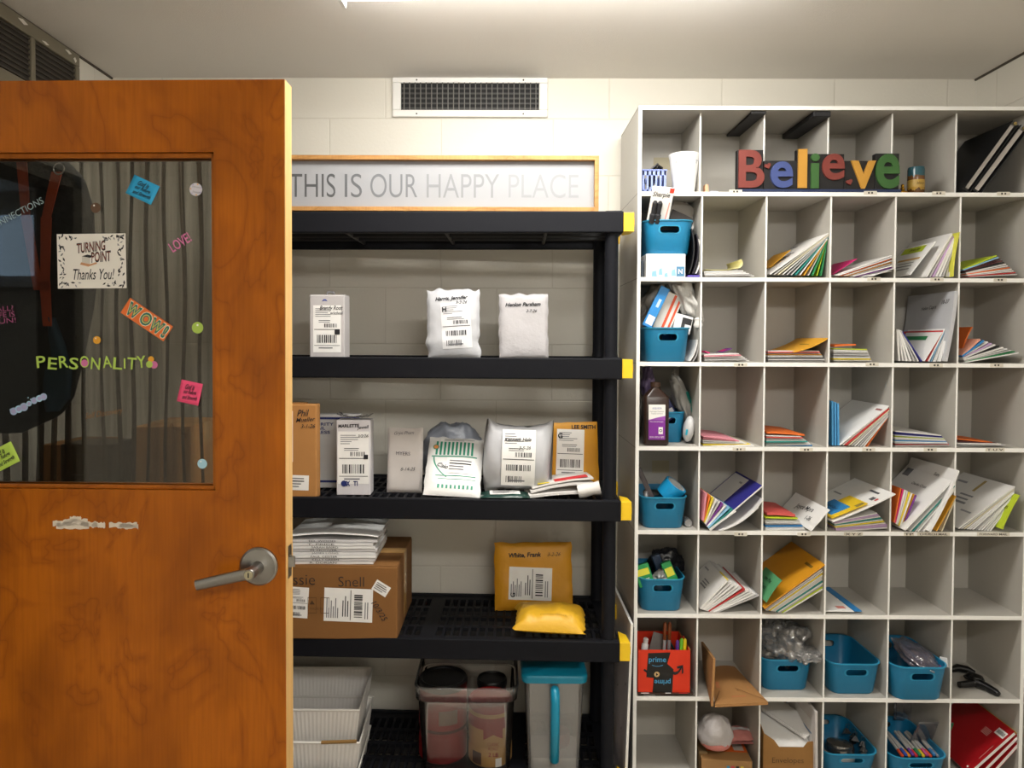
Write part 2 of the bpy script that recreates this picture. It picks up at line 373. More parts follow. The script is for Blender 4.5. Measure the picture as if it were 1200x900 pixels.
for k, (x, y, l) in enumerate(((62, 613, 26), (74, 611, 30), (95, 614, 20), (108, 615, 16), (128, 615, 34), (140, 616, 23), (66, 616, 40), (82, 608, 14))):
    x0, z0 = dpt(x, y); s_ = .0018
    n = 12; top = [(x0+l*s_*i/n, z0+.004*rnd.random()+.003) for i in range(n+1)]; bot = [(x0+l*s_*i/n, z0-.004-.004*rnd.random()) for i in range(n+1)]
    b.prism(bot+top[::-1], .0002, .0008, tp, MF((0, 0, 0)))
b.build('tape_residue', door)
# decals on the glass
GY = .0178
def dec(name): return B(), name
def dfin(b, name, lab=None, par=door):
    o = b.build(name, par)
    if lab: o['label'] = lab
    return o
def dframe(px, py, ang=0, off=0.0):
    x, z = dpt(px, py, GY-off); c, s_ = math.cos(ang), math.sin(ang)
    return MF((x, GY-off, z), (c, 0, s_), (-s_, 0, c))
PXM = 1.57/852                           # metres per photo pixel on the glass
def pd(px_): return px_*PXM
lime, pink, orange, lav, sky = pm('#a9c655', .5), pm('#c76a9c', .5), pm('#e0a02c', .5), pm('#a9a4c9', .5), pm('#a5cfe0', .5)
b = B()
xs = [48, 61.5, 74.5, 86.5, 99, 112, 125.5, 138, 146, 154.5, 165.5]; chars = 'PERSONALITY'
for i, (x, ch) in enumerate(zip(xs, chars)):
    if ch == 'I': b.text(ch, dframe(x, 426), lime, h=pd(12), w=pd(2), bold=0.01)
    else: b.text(ch, dframe(x, 425+(1 if i % 2 else -1), .08*(-1)**i), lime, h=pd(14), w=pd(11), bold=.012)
b.disc(0, 0, pd(4.2), pink, dframe(99, 425.5, 0, .0002))
for (x, y, r, m) in ((177, 421, 3.6, orange), (180.5, 427.5, 4.4, pink), (175, 427, 4, lime)): b.disc(0, 0, pd(r), m, dframe(x, y, 0, .0003 if m is lime else .0001))
dfin(b, 'word_decal', 'green word decal reading PERSONALITY')
b = B(); b.text('LOVE!', dframe(211, 284, math.radians(32)), pink, h=pd(12), w=pd(27), bold=.015); dfin(b, 'word_decal', 'pink word decal reading LOVE!')
b = B(); b.text('CONNECTIONS', dframe(18, 251, math.radians(27)), pm('#8fa3a6', .5), h=pd(8), w=pd(74), bold=.0); dfin(b, 'word_decal', 'slanted grey word decal reading CONNECTIONS')
b = B()
for k, (s_, y) in enumerate((('BALL?', 362), ('LIFE IS', 369), ('FUN!', 376))): b.text(s_, dframe(3+k*1.5, y, .09), pm('#9a4a72', .5), h=pd(6), w=pd(26), bold=.0)
dfin(b, 'word_decal', 'faded magenta decal ending in FUN!')
b = B(); b.text('Self Discovery', dframe(122, 485, .17), pm('#7a5426', .5), h=pd(9), w=pd(46), shear=.4, bold=-.005); dfin(b, 'word_decal', 'small brown script decal reading Self Discovery')
b = B(); b.text('ENJOY LIFE', dframe(209, 505, -.6), pm('#1f1a17', .5), h=pd(5), w=pd(24)); dfin(b, 'word_decal', 'faint dark slanted word decal')
b = B()
for i, (x, y, r) in enumerate(((16, 482, 4.5), (22, 479.5, 4.5), (28, 477, 5), (34, 473, 3.2), (40, 469.5, 4), (46, 467, 4), (51, 465, 4.2))):
    b.disc(0, 0, pd(r), sky if i % 2 else pm('#9fb3d0', .5), dframe(x, y, 0, .0001*i)); b.disc(0, 0, pd(r*.62), lav, dframe(x, y, 0, .001))
for (x, y) in ((12, 480), (33, 466), (36, 468)): b.disc(0, 0, pd(.8), sky, dframe(x, y))
dfin(b, 'bubble_decal', 'slanted row of pale blue and lavender bubble dots')
for (x, y, r, m, lb) in ((231.5, 384, 6.8, lime, 'round lime green dot decal'), (113.5, 398.5, 4.6, orange, 'small round orange dot decal'), (237, 543.5, 5.8, sky, 'round pale blue dot decal'), (112, 243.5, 6, pm('#5b4331', .5), 'round brown dot decal')):
    b = B(); b.disc(0, 0, pd(r), m, dframe(x, y)); b.disc(-pd(r*.3) if r < 6.5 else 0, pd(r*.45), pd(r*.18), WHITE, dframe(x, y, 0, .0003), 10); dfin(b, 'dot_decal', lb)  # small white disc on each dot is a painted highlight
b = B(); b.disc(0, 0, pd(7.6), pm('#cfccd6', .5), dframe(229.5, 222)); 
for k in range(7): b.disc(pd(6.4)*math.cos(k*.9+.3), pd(6.4)*math.sin(k*.9+.3), pd(.9), orange if k % 2 else lav, dframe(229.5, 222, 0, .0003), 8)
b.text('you are', dframe(229.5, 219.5, -.2, .0003), DIM, w=pd(9)); b.text('loved', dframe(230, 225, -.2, .0003), DIM, w=pd(8)); dfin(b, 'dot_decal', 'round white flowered sticker')
# WOW! sticker: a slanted strip with outlined star letters
b = B(); F = dframe(172, 374.5, math.radians(-33.5)); wl, wh = pd(61), pd(21)
b.poly([(-wl/2, -wh/2), (wl/2, -wh/2), (wl/2, wh/2), (-wl/2, wh/2)], pm('#e2702e', .5), F)
sg, sy, sw_ = pm('#1f6b62', .5), pm('#dfd76a', .5), pm('#f3ecd2', .5)
for i, (ch, x) in enumerate((('W', -19), ('O', -1), ('W', 14), ('!', 26))):
    F2 = F @ Matrix.Translation((pd(x), 0, .0002)); ww = pd(15 if ch == 'W' else 12 if ch == 'O' else 3.4)
    b.text(ch, F2, sw_, h=pd(17.5), w=ww+pd(3), bold=.085); b.text(ch, F2 @ Matrix.Translation((0, 0, .0002)), sg, h=pd(16), w=ww+pd(1.6), bold=.08); b.text(ch, F2 @ Matrix.Translation((0, 0, .0004)), sy, h=pd(11), w=ww-pd(2.5), bold=-.015)
tag(b.build('wow_sticker'), 'slanted orange sticker reading WOW! on the door glass', 'sticker')
o = COL.objects[-1]; o.parent = door
for k in ('category',): del o[k]
# sticky notes
def note(px, py, wpx, hpx, ang, col, label, inkm=INK, lines=('God is', 'our Refuge', 'and Strength')):
    x, z = dpt(px, py, GY-.001); b = B(); w_, h_ = pd(wpx), pd(hpx); pmn = pm(col, .7, var=.03)
    b.grid(6, 6, lambda u, v: ((u-.5)*w_, -.004*(1-v)**2*.6, (v-.5)*h_), pmn)
    o = b.build('sticky_note', None, 180, solid=.0004)
    b = B()
    for i, s_ in enumerate(lines): b.text(s_, MF((w_*(-.02+.04*i), -.0034, h_*(.25-.25*i)), (1, 0, .06)), inkm, h=h_*.24, w=w_*(.42+.16*min(i, 1.6)), shear=.35, bold=.02)
    b.build('handwriting', o)
    tag(o, label, 'sticky note', loc=DORG + Matrix.Rotation(DT, 3, 'Z') @ Vector((x, GY-.0012, z)), rot=(0, -ang, DT))
note(167.5, 222.5, 33, 24, math.radians(-25), '#2ba3d6', 'bright blue sticky note near the top of the door glass')
note(222.8, 460, 26, 26, math.radians(-12), '#ef4f7c', 'pink sticky note low on the door glass')
note(4, 536, 34, 26, math.radians(27), '#b4d455', 'lime green sticky note at the bottom of the door glass')
# thank-you sign
x, z = dpt(107.5, 306, GY-.001); b = B(); sw, sh = pd(82), pd(64); cream = pm('#e9e4dc', .6, var=.03)
b.box(-sw/2, sw/2, -.0003, .0003, -sh/2, sh/2, cream); o = b.build('paper_sign')
b = B(); F = lambda x, z, r=0: MF((x*sw, -.0006, z*sh), (math.cos(r), 0, math.sin(r)), (-math.sin(r), 0, math.cos(r)))
brown = pm('#3a2018', .7)
b.text('TURNING', F(-.0, .26, .1), INK, h=sh*.19, w=sw*.42, shear=.2, bold=.03); b.text('TURNING', F(-.0, .265, .1) @ Matrix.Translation((0, 0, .0002)), pm('#8a4a3a', .6), h=sh*.15, w=sw*.40, shear=.2, bold=-.01)
b.text('POINT', F(.14, .08, .08), INK, h=sh*.2, w=sw*.3, shear=.2, bold=.03); b.text('POINT', F(.14, .085, .08) @ Matrix.Translation((0, 0, .0002)), pm('#8a4a3a', .6), h=sh*.15, w=sw*.28, shear=.2, bold=-.01)
b.text('Thanks You!', F(.03, -.24), INK, h=sh*.2, w=sw*.6, shear=.3, bold=.004)
b.build('lettering', o)
b = B()      # small open box with hands under it
b.poly([(-.14, -.02), (-.02, -.05), (-.02, .06), (-.14, .09)], pm('#cfcac0', .7), F(0, 0) @ Matrix.Diagonal((sw, sh, 1, 1))); b.poly([(-.02, -.05), (.05, -.02), (.05, .09), (-.02, .06)], pm('#f4f2ee', .7), F(0, 0) @ Matrix.Diagonal((sw, sh, 1, 1)))
b.poly([(-.14, .09), (-.02, .06), (.05, .09), (-.06, .12)], INK, F(0, 0) @ Matrix.Diagonal((sw, sh, 1, 1)))
b.poly([(-.17, -.06), (-.05, -.1), (.08, -.05), (.07, -.02), (-.02, -.055), (-.15, -.02)], pm('#c7936b', .7), F(0, 0) @ Matrix.Diagonal((sw, sh, 1, 1)))
b.build('box_drawing', o)
b = B()
def leaf(x, z, a, l, m):
    b.poly([(-.5*l, 0), (0, .2*l), (.5*l, 0), (0, -.2*l)], m, MF((x*sw, -.0005, z*sh), (math.cos(a), 0, math.sin(a)), (-math.sin(a), 0, math.cos(a))))
for i in range(120):
    side = i % 4; t_ = rnd.uniform(-.5, .5); e = rnd.uniform(0, .08)
    x_, z_ = ((t_, .48-e*1.2), (t_, -.48+e*1.0), (-.48+e, t_), (.48-e, t_))[side]
    if (side < 2 and abs(t_) < .18): continue
    leaf(x_*.97, z_*.96, rnd.uniform(0, 6.28), rnd.uniform(.006, .011), INK if i % 3 else pm('#8d8d90', .7))
b.build('leaf_border', o)
tag(o, 'white paper sign with leaf border reading Thanks You! on the door glass', 'sign', loc=DORG + Matrix.Rotation(DT, 3, 'Z') @ Vector((x, GY-.0012, z)), rot=(0, -.012, DT))
# curtain behind the glass, with its rod
cm, N, L, p_ = nmat('sheer_cloth'); out = [n for n in N if n.type == 'OUTPUT_MATERIAL'][0]
N.remove(p_); df = N.new('ShaderNodeBsdfDiffuse'); tl = N.new('ShaderNodeBsdfTranslucent'); tr = N.new('ShaderNodeBsdfTransparent')
tc = N.new('ShaderNodeTexCoord'); mp = N.new('ShaderNodeMapping'); mp.inputs['Scale'].default_value = (60, 1, 1); nz = N.new('ShaderNodeTexNoise'); nz.inputs['Scale'].default_value = 1
L.new(tc.outputs['Object'], mp.inputs[0]); L.new(mp.outputs[0], nz.inputs['Vector'])
mr = N.new('ShaderNodeMapRange'); mr.inputs[1].default_value = .35; mr.inputs[2].default_value = .65; mr.inputs[3].default_value = .55; mr.inputs[4].default_value = .8; L.new(nz.outputs['Fac'], mr.inputs[0])
for n_, c_ in ((df, '#544433'), (tl, '#4d3b29')): n_.inputs[0].default_value = lin(c_)
m1 = N.new('ShaderNodeMixShader'); m1.inputs[0].default_value = .5; m2 = N.new('ShaderNodeMixShader')
L.new(df.outputs[0], m1.inputs[1]); L.new(tl.outputs[0], m1.inputs[2]); L.new(mr.outputs[0], m2.inputs[0]); L.new(tr.outputs[0], m2.inputs[1]); L.new(m1.outputs[0], m2.inputs[2]); L.new(m2.outputs[0], out.inputs[0])
def dworld(x, y, z): return DORG + Matrix.Rotation(DT, 3, 'Z') @ Vector((x, y, z))
cur = thing('curtain', 'brown-grey sheer gathered curtain hanging behind the door glass', 'curtain', dworld(0, .125, 2.03), (0, 0, DT))
fold = [(rnd.uniform(.6, 1.5)) for _ in range(60)]
def cfn(x0, x1, nf, amp, z0, z1):
    ph = [rnd.uniform(.7, 1.3) for _ in range(nf)]; tot = sum(ph); edges = [0]
    for q in ph: edges.append(edges[-1]+q/tot)
    def fn(u, v):
        k = max(i for i in range(nf) if edges[i] <= u+1e-9); f_ = (u-edges[k])/(edges[k+1]-edges[k])
        y = amp*(.7+.5*ph[k])*math.sin(2*PI*f_)
        xx = x0+(x1-x0)*u+.012*math.sin(4*PI*f_)*.6+.004*math.sin(9*v+k)
        return (xx, y*(.75+.35*v), z0+(z1-z0)*(1-v))
    return fn
b = B(); b.grid(220, 10, cfn(-.94, -.135, 21, .02, -.86, -.012), cm); b.build('cloth', cur, 180)
b = B(); b.tube([(-.97, 0, .0), (-.11, 0, .0)], .006, pm('#3b342c', .4, .7), 10)
for x in (-.96, -.12): b.box(x-.006, x+.006, -.075, .004, -.008, .008, pm('#3b342c', .4, .7))
b.build('rod', cur)
# coat and lanyard between glass and curtain
coat = thing('coat', 'dark navy coat hanging behind the door glass', 'coat', dworld(-.56, .066, 1.99), (0, 0, DT))
cloth = pm('#14161c', .9, var=.25, scale=12, bump=.3, bscale=60); bl = pm('#1e3444', .9, var=.2, scale=12)
def garment(prof, th, m, name, fx=7):
    b = B(); n = len(prof)-1; ne = 20
    def fn(u, v):
        t = v*n; i = min(int(t), n-1); f_ = t-i; z = prof[i][0]*(1-f_)+prof[i+1][0]*f_; x0 = prof[i][1]*(1-f_)+prof[i+1][1]*f_; x1 = prof[i][2]*(1-f_)+prof[i+1][2]*f_
        a = 2*PI*u; c = (x0+x1)/2; h = (x1-x0)/2
        return (c+h*math.cos(a), th*math.sin(a)*(1+.25*math.sin(fx*a+z*20)), z)
    b.grid(ne*2, 24, fn, m)
    for v in (0, 1): b.add([fn(i/(ne*2), v) for i in range(ne*2)], [tuple(range(ne*2))], m)
    return b.build(name, coat, 180)
garment([(0, -.1, .04), (-.05, -.15, .09), (-.12, -.19, .11), (-.3, -.2, .115), (-.45, -.2, .085), (-.54, -.2, .06), (-.58, -.2, .03), (-.62, -.2, -.06)], .016, cloth, 'body')
garment([(-.36, .0, .03), (-.42, -.01, .05), (-.48, -.01, .062), (-.54, -.01, .055), (-.57, 0, .03)], .019, bl, 'sleeve', 3)
b = B(); b.tube([(.02, 0, 0), (.02, 0, .04), (.035, 0, .06), (.05, 0, .045)], .003, chrome, 8); b.build('hanger_hook', coat)
lan = thing('lanyard', 'orange lanyard with a split ring hanging beside the dark coat', 'lanyard', dworld(-.515, .0435, 1.95), (0, 0, DT))
b = B(); oc = pm('#8f3312', .7)
for (pts) in ([(-.005, 0, 0), (-.03, 0, -.1), (-.035, 0, -.26)], [(-.085, 0, .04), (-.075, 0, -.1), (-.05, 0, -.26)], [(-.035, 0, -.24), (-.03, 0, -.34)]):
    for i in range(len(pts)-1):
        p, q = Vector(pts[i]), Vector(pts[i+1]); b.add([p+Vector((-.012, 0, 0)), p+Vector((.012, 0, 0)), q+Vector((.01, 0, 0)), q+Vector((-.01, 0, 0)), p+Vector((-.012, .002, 0)), p+Vector((.012, .002, 0)), q+Vector((.01, .002, 0)), q+Vector((-.01, .002, 0))], [(0, 3, 2, 1), (4, 5, 6, 7), (0, 1, 5, 4), (2, 3, 7, 6), (0, 4, 7, 3), (1, 2, 6, 5)], oc)
b.build('strap', lan)
b = B(); b.tube([(.012*math.cos(t*PI/8), 0, .012*math.sin(t*PI/8)+.006) for t in range(17)], .0016, chrome, 6); b.build('ring', lan)
# cabinet with boxes seen through the curtain
cab = thing('storage_cabinet', 'dark grey metal cabinet standing behind the open door', 'cabinet', (-1.19, 2.15, 0))
cbm = pm('#3b3c3f', .45); b = B(); b.box(-.32, .3, -.2, .2, .04, 1.1, cbm); b.box(-.3, .28, -.18, .2, 0, .04, INK); b.build('body', cab, bevel=.004)
for sx_ in (0, 1):
    b = B(); x0 = -.315+sx_*.308; b.box(x0, x0+.302, -.212, -.2, .06, 1.085, pm('#45464a', .4)); o = b.build('door_panel', cab, bevel=.003)
    b = B(); xh = x0+(.27 if sx_ == 0 else .03); b.box(xh-.006, xh+.006, -.232, -.212, .6, .72, chrome); b.build('handle', o, bevel=.003)
kraft = pm('#b07c43', .8, var=.08, scale=12); kraft2 = pm('#9a6a35', .8, var=.08); tapem = pm('#c59a5f', .25)
def carton(name, label, loc, sx, sy, sz, rotz=0, m=kraft, cat='box', grp=None):
    t = thing(name, label, cat, loc, (0, 0, rotz), grp); b = B(); b.box(-sx/2, sx/2, -sy/2, sy/2, 0, sz, m); b.build('carton_body', t, bevel=.003)
    b = B(); b.box(-sx/2+.002, sx/2-.002, -sy/2+.001, -.001, sz, sz+.003, m); b.box(-sx/2+.002, sx/2-.002, .001, sy/2-.001, sz, sz+.003, m); b.build('top_flap', t, bevel=.001)
    b = B(); b.box(-sx/2-.0006, sx/2+.0006, -.025, .025, sz+.003, sz+.0036, tapem); b.box(sx/2, sx/2+.0006, -.025, .025, sz-.06, sz+.0036, tapem); b.build('packing_tape', t)
    return t
carton('cardboard_box', 'brown cardboard box on the cabinet behind the curtain', (-.955, 2.15, 1.1), .16, .26, .235, .06)
carton('cardboard_box', 'small brown box beside the larger carton behind the curtain', (-1.27, 2.2, 1.1), .14, .2, .17, -.05, kraft2)
b = B(); b.box(-.07, .07, -.06, .06, 0, .2, pm('#101114', .4)); b.box(-.05, .05, -.07, -.06, .03, .12, pm('#202228', .3)); tag(b.build('pencil_sharpener', bevel=.012, seg=3), 'black desk machine on the cabinet behind the curtain', 'office machine', loc=(-1.115, 2.0, 1.1))
# ------------------------------------------------------------------ black plastic shelf unit
SHL, SHD = 1.32, .45
SROT = -.028
unit = thing('storage_shelf', 'black plastic five-tier shelving unit with yellow corner clips', 'shelving unit', (.40, 2.4, 0), (0, 0, SROT))
pl = pm('#15161b', .55, var=.08, scale=40, bump=.12, bscale=500, spec=.14); pl2 = pm('#101115', .5, var=.1)
yel = pm('#f2c81f', .4, var=.04)
LEV = [2.010, 1.527, 1.055, .583, .11]
def plate():
    b = B(); xs = [0, .055]
    x = .055; grp = 0
    while x < SHL-.09:
        xs += [x+.0205, x+.0295]; x += .0295; grp += 1
        if grp % 9 == 0: x += .045; xs.append(x)
    xs = sorted(set(round(q, 5) for q in xs if q < SHL-.05)) + [SHL]
    hole_x = [(.018 < xs[i+1]-xs[i] < .023) for i in range(len(xs)-1)]
    ys = [0, .045]; y = .045
    for _ in range(4): ys += [y+.072, y+.092]; y += .092
    ys[-1] = SHD
    hole_y = [i % 2 == 1 and i < 9 for i in range(len(ys)-1)]
    nx = len(xs)
    vs = [(-q, r, 0) for r in ys for q in xs]; fs = []
    for j in range(len(ys)-1):
        for i in range(nx-1):
            if hole_x[i] and hole_y[j]: continue
            fs.append((j*nx+i+1, j*nx+i, (j+1)*nx+i, (j+1)*nx+i+1))
    b.add(vs, fs, pl)
    return b, xs, hole_x
pb, pxs, phx = plate()
for li, z in enumerate(LEV):
    b = B(); b.v = list(pb.v); b.f = list(pb.f); b.fm = list(pb.fm); b.mats = list(pb.mats)
    o = b.build('shelf_panel', unit); o.location.z = z-.008
    md = o.modifiers.new('thickness', 'SOLIDIFY'); md.thickness = .012; md.offset = -1
    b = B(); fh = .062
    b.box(-SHL, 0, -.004, .018, -fh, .008, pl); b.box(-SHL, 0, SHD-.018, SHD, -fh, .006, pl)
    b.box(-.018, 0, .018, SHD-.018, -fh, .006, pl); b.box(-SHL, -SHL+.018, .018, SHD-.018, -fh, .006, pl)
    for y in (.13, .225, .32): b.box(-SHL+.018, -.018, y-.006, y+.006, -.045, -.013, pl2)
    for x in (.25, .6, .95): b.box(-x-.006, -x+.006, .018, SHD-.018, -.045, -.013, pl2)
    b.box(-.06, -.003, .0, .05, -.008, .010, pl)
    r = b.build('rim', o, bevel=.004)
    for y0, y1 in ((.002, .10), (SHD-.10, SHD-.002)):
        b = B(); h1 = .004; h0 = -.062
        b.prism([(.0, y0), (.035, y0), (.03, y1-.03), (.006, y1)], h0+.004 if y0 < .1 else h0+.01, h1, yel)
        b.box(.036, .038, y0+.012, y0+.02, -.04, -.015, pm('#d9ac10', .4))
        c = b.build('corner_clip', o, bevel=.003)
    b = B(); b.box(-.045, -.039, .012, .018, .0102, .0112, yel)
    for x in (.13, .36, .6, .84, 1.06, 1.24): b.box(-x-.02, -x+.02, .026, .032, -.001, .0006, INK)
    b.build('socket_marks', o)
for li in range(4):
    z1, z0 = LEV[li]-.02, LEV[li+1]-.004
    for x in (-.035, -SHL+.035):
        for y in (.03, SHD-.035):
            b = B(); b.lathe([(.026, z0), (.0225, z0+.018), (.0225, z1-.02), (.025, z1)], pl, 24, Matrix.Translation((x, y, 0))); b.build('post', unit, 40)
for x in (-.035, -SHL+.035):
    for y in (.03, SHD-.035):
        b = B(); b.lathe([(.03, 0), (.024, .02), (.0225, LEV[4]-.02)], pl, 24, Matrix.Translation((x, y, 0))); b.build('foot', unit, 40)
# ------------------------------------------------------------------ mail sorter
ZT, RH, CW, X0, YC, CD = 2.391, .2929, .2225, .474, 2.52, .292
def rowz(r): return ZT - RH*r            # top of the shelf that closes row r
def colx(c): return .469 + .2215*c            # divider after column c
lam = pm('#b7b3ab', .5, var=.03, scale=6, bump=.04, bscale=300); lamedge = pm('#f6f5f1', .45, var=.03)
sm_, N, L, p_ = nmat('laminate_side'); tc = N.new('ShaderNodeTexCoord'); sx_ = N.new('ShaderNodeSeparateXYZ'); L.new(tc.outputs['Object'], sx_.inputs[0])
m1 = N.new('ShaderNodeMath'); m1.operation = 'MULTIPLY_ADD'; m1.inputs[1].default_value = 1/RH; m1.inputs[2].default_value = 20-ZT/RH+.02; L.new(sx_.outputs['Z'], m1.inputs[0])
m2 = N.new('ShaderNodeMath'); m2.operation = 'FRACT'; L.new(m1.outputs[0], m2.inputs[0])
rp = N.new('ShaderNodeValToRGB'); rp.color_ramp.elements[0].color = lin('#57534b'); rp.color_ramp.elements[1].color = lin('#bdbab3'); rp.color_ramp.elements[0].position = .004; rp.color_ramp.elements[1].position = .009
L.new(m2.outputs[0], rp.inputs[0]); L.new(rp.outputs[0], p_.inputs['Base Color']); p_.inputs['Roughness'].default_value = .5
sorter = thing('mail_sorter', 'tall grey pigeonhole mail sorter of six columns against the wall', 'mail sorter')
XEND = 1.821
b = B(); b.box(X0-.006, X0+.006, YC, YC+.362, 0, ZT, sm_); b.box(X0-.006, X0+.006, YC-.001, YC, 0, ZT, lamedge); b.build('side_panel', sorter)
b = B(); b.box(XEND-.006, XEND+.006, YC, YC+.362, 0, ZT, lam); b.box(XEND-.006, XEND+.006, YC-.001, YC, 0, ZT, lamedge); b.build('side_panel', sorter)
b = B(); b.box(X0+.006, XEND-.006, YC, YC+.36, ZT-.013, ZT, lam); b.box(X0+.006, XEND-.006, YC-.001, YC, ZT-.013, ZT, lamedge); b.build('top_panel', sorter)
b = B(); b.box(X0+.006, XEND-.006, YC+CD, YC+CD+.008, .04, ZT-.013, lam); b.build('back_panel', sorter)
for r in range(1, 9):
    z = rowz(r); b = B(); b.box(X0+.006, XEND-.006, YC+.001, YC+CD, z-.014, z, lam); b.box(X0+.006, XEND-.006, YC-.001, YC+.001, z-.014, z, lamedge)
    b.build('shelf' if r < 8 else 'bottom_shelf', sorter)
b = B(); b.box(X0+.006, XEND-.006, YC+.03, YC+.045, 0, rowz(8)-.014, lam); b.build('plinth', sorter)
for c in range(1, 6):
    b = B(); x = colx(c); b.box(x-.0028, x+.0028, YC+.004, YC+CD, .045, rowz(1), lam); b.box(x-.0028, x+.0028, YC+.003, YC+.004, .045, rowz(1), lamedge); b.build('divider', sorter)
    b = B(); b.box(x-.0028, x+.0028, YC+.037, YC+CD, rowz(1), ZT-.013, lam); b.box(x-.0028, x+.0028, YC+.036, YC+.037, rowz(1), ZT-.013, lamedge); b.build('short_divider', sorter)
lsm = pm('#dcd6c8', .6); lsk = pm('#3a3530', .7)
def strip(px, py, wpx, txt=None, n=3):
    p = at(px, py, YC-.0015); w_ = wpx/339; b = B(); b.box(-w_/2, w_/2, -.0006, .0004, -.0062, .0062, lsm, Matrix.Translation(p))
    if txt: b.text(txt, MF((p.x, p.y-.0008, p.z)), lsk, h=.0075, w=w_*.86, bold=.02)
    else:
        for i in range(n):
            x = p.x+(i-(n-1)/2)*.011; b.box(x-.003, x+.003, p.y-.0008, p.y-.0006, p.z-.003, p.z+.003, lsk)
    b.build('label_strip', sorter)
for (x, y) in ((862, 224.5), (1020, 226), (1100, 226.5), (1176, 227), (1024, 327), (1098, 327.5), (1172, 328), (868, 427.5), (1022, 427), (1097, 428), (1168, 428), (866, 526.5), (945, 527), (1018, 527), (1090, 527), (868, 626), (942, 626)): strip(x, y, 15, n=2)
strip(1000, 626, 22, 'X Y Z'); strip(1065, 626, 12, 'TP'); strip(1094, 626, 38, 'CHURCH MAIL'); strip(1164, 626, 38, 'FORWARD MAIL'); strip(1166, 527, 22, 'T U V')
# ------------------------------------------------------------------ helpers for packages and mail
def fz(px0, px1, py0, py1, Y):            # photo box -> x0, x1, z0 (low), z1 at depth Y
    a, c = at(px0, py1, Y), at(px1, py0, Y); return a.x, c.x, a.z, c.z
def nz(x, y, z=0, s=1.0): return noise.noise(Vector((x*s, y*s, z)))
def warp(b, n0, fy):
    for v in b.v[n0:]: v.y += fy(v.x, v.z)
def q4(b, x0, x1, y0, y1, m, F, s=.012):
    nx_, ny_ = max(1, math.ceil(abs(x1-x0)/s)), max(1, math.ceil(abs(y1-y0)/s)); b.grid(nx_, ny_, lambda u, v: (x0+(x1-x0)*u, y0+(y1-y0)*v, 0), m, F)
def bars(b, x, y, w, h, F, rng, vert=False, n=26):
    p = 0
    while p < n:
        k = rng.choice((1, 1, 1, 2)); 
        if vert: q4(b, x, x+w, y+h*p/n, y+h*(p+k)/n, INK, F)
        else: q4(b, x+w*p/n, x+w*(p+k)/n, y, y+h, INK, F)
        p += k+rng.choice((1, 1, 2))
def shiplabel(b, cx, cz, w, h, ang=0, y=0, fy=None, style=0, head=None, seed=0, paper=None):
    """printed shipping label on a front face at depth y: rules, address lines and bar codes"""
    rng = random.Random(seed); n0 = len(b.v); c, s_ = math.cos(ang), math.sin(ang)
    F = MF((cx, y-(.0016 if fy else .0005), cz), (c, 0, s_), (-s_, 0, c)); F2 = F @ Matrix.Translation((0, 0, .0006 if not fy else .0009))
    b.grid(20, 20, lambda u, v: ((u-.5)*w, (v-.5)*h, 0), paper or WHITE, F)
    def ln(x0, x1, y_, t, m=DIM): q4(b, x0*w, x1*w, y_*h, (y_+t)*h, m, F2)
    if style in (0, 1):
        for k in range(5): ln(-.42, -.42+rng.uniform(.3, .7), .42-k*.04, .012)
        for k in range(2): ln(-.3, .1+rng.uniform(0, .2), .17-k*.035, .012, INK if k == 0 else DIM)
        ln(-.46, .46, -.02, .012, INK); bars(b, -.1*w, .03*h, .46*w, .08*h, F2, rng)
        if style == 0: bars(b, -.36*w, -.30*h, .72*w, .17*h, F2, rng, n=34); ln(-.46, .46, -.36, .01, INK)
        else: bars(b, -.36*w, -.22*h, .72*w, .11*h, F2, rng, n=34); bars(b, -.36*w, -.44*h, .5*w, .12*h, F2, rng)
        ln(-.3, .2, -.42, .025)
    elif style == 2:      # printed sideways
        for k in range(6): ln(-.45+k*.045, -.43+k*.045, -.4, rng.uniform(.3, .6))
        bars(b, .12*w, -.36*h, .17*w, .7*h, F2, rng, True, 34); ln(.04, .055, -.45, .9, INK)
        for k in range(3): ln(-.12+k*.05, -.10+k*.05, -.35, rng.uniform(.3, .7), INK)
        for k in range(2): ln(.34+k*.05, .36+k*.05, -.4, .5)
    elif style == 3:      # a small sticker: text lines only
        for k in range(4): ln(-.4, .1+rng.uniform(0, .3), .25-k*.18, .07, INK if k == 1 else DIM)
    if head: b.text(head, F2 @ Matrix.Translation((-.38*w, .36*h, .0004)) if style != 2 else F2 @ Matrix.Translation((-.4*w, -.36*h, .0004)) @ Matrix.Rotation(PI/2, 4, 'Z'), INK, h=.11*(h if style != 2 else w), bold=.03)
    if fy: warp(b, n0, fy)
def scrawl(b, txt, cx, cz, w, ang=0, y=0, fy=None, m=INK, h=None, bold=.0, shear=.35):
    n0 = len(b.v); c, s_ = math.cos(ang), math.sin(ang)
    b.text(txt, MF((cx, y-(.0026 if fy else .0014), cz), (c, 0, s_), (-s_, 0, c)), m, w=w, h=h, shear=shear, bold=bold)
    if fy: warp(b, n0, fy)
def pillow(w, h, t, seed=0, wr=.004, pz=4, px_=3):
    """soft mailer standing on its bottom edge: returns the front and back surface functions over x, z"""
    def prof(x, z):
        u = min(1, abs(2*x/w)); v = min(1, abs(2*z/h-1)); return (max(0, 1-u**px_)*max(0, 1-v**pz))**.55
    def fy(x, z):
        q = prof(x, z); return -t/2*q + wr*q*(nz(x*14+seed, z*11) + .45*nz(x*30, z*26+seed, seed))
    def by(x, z): return t/2*prof(x, z)*.8
    return fy, by
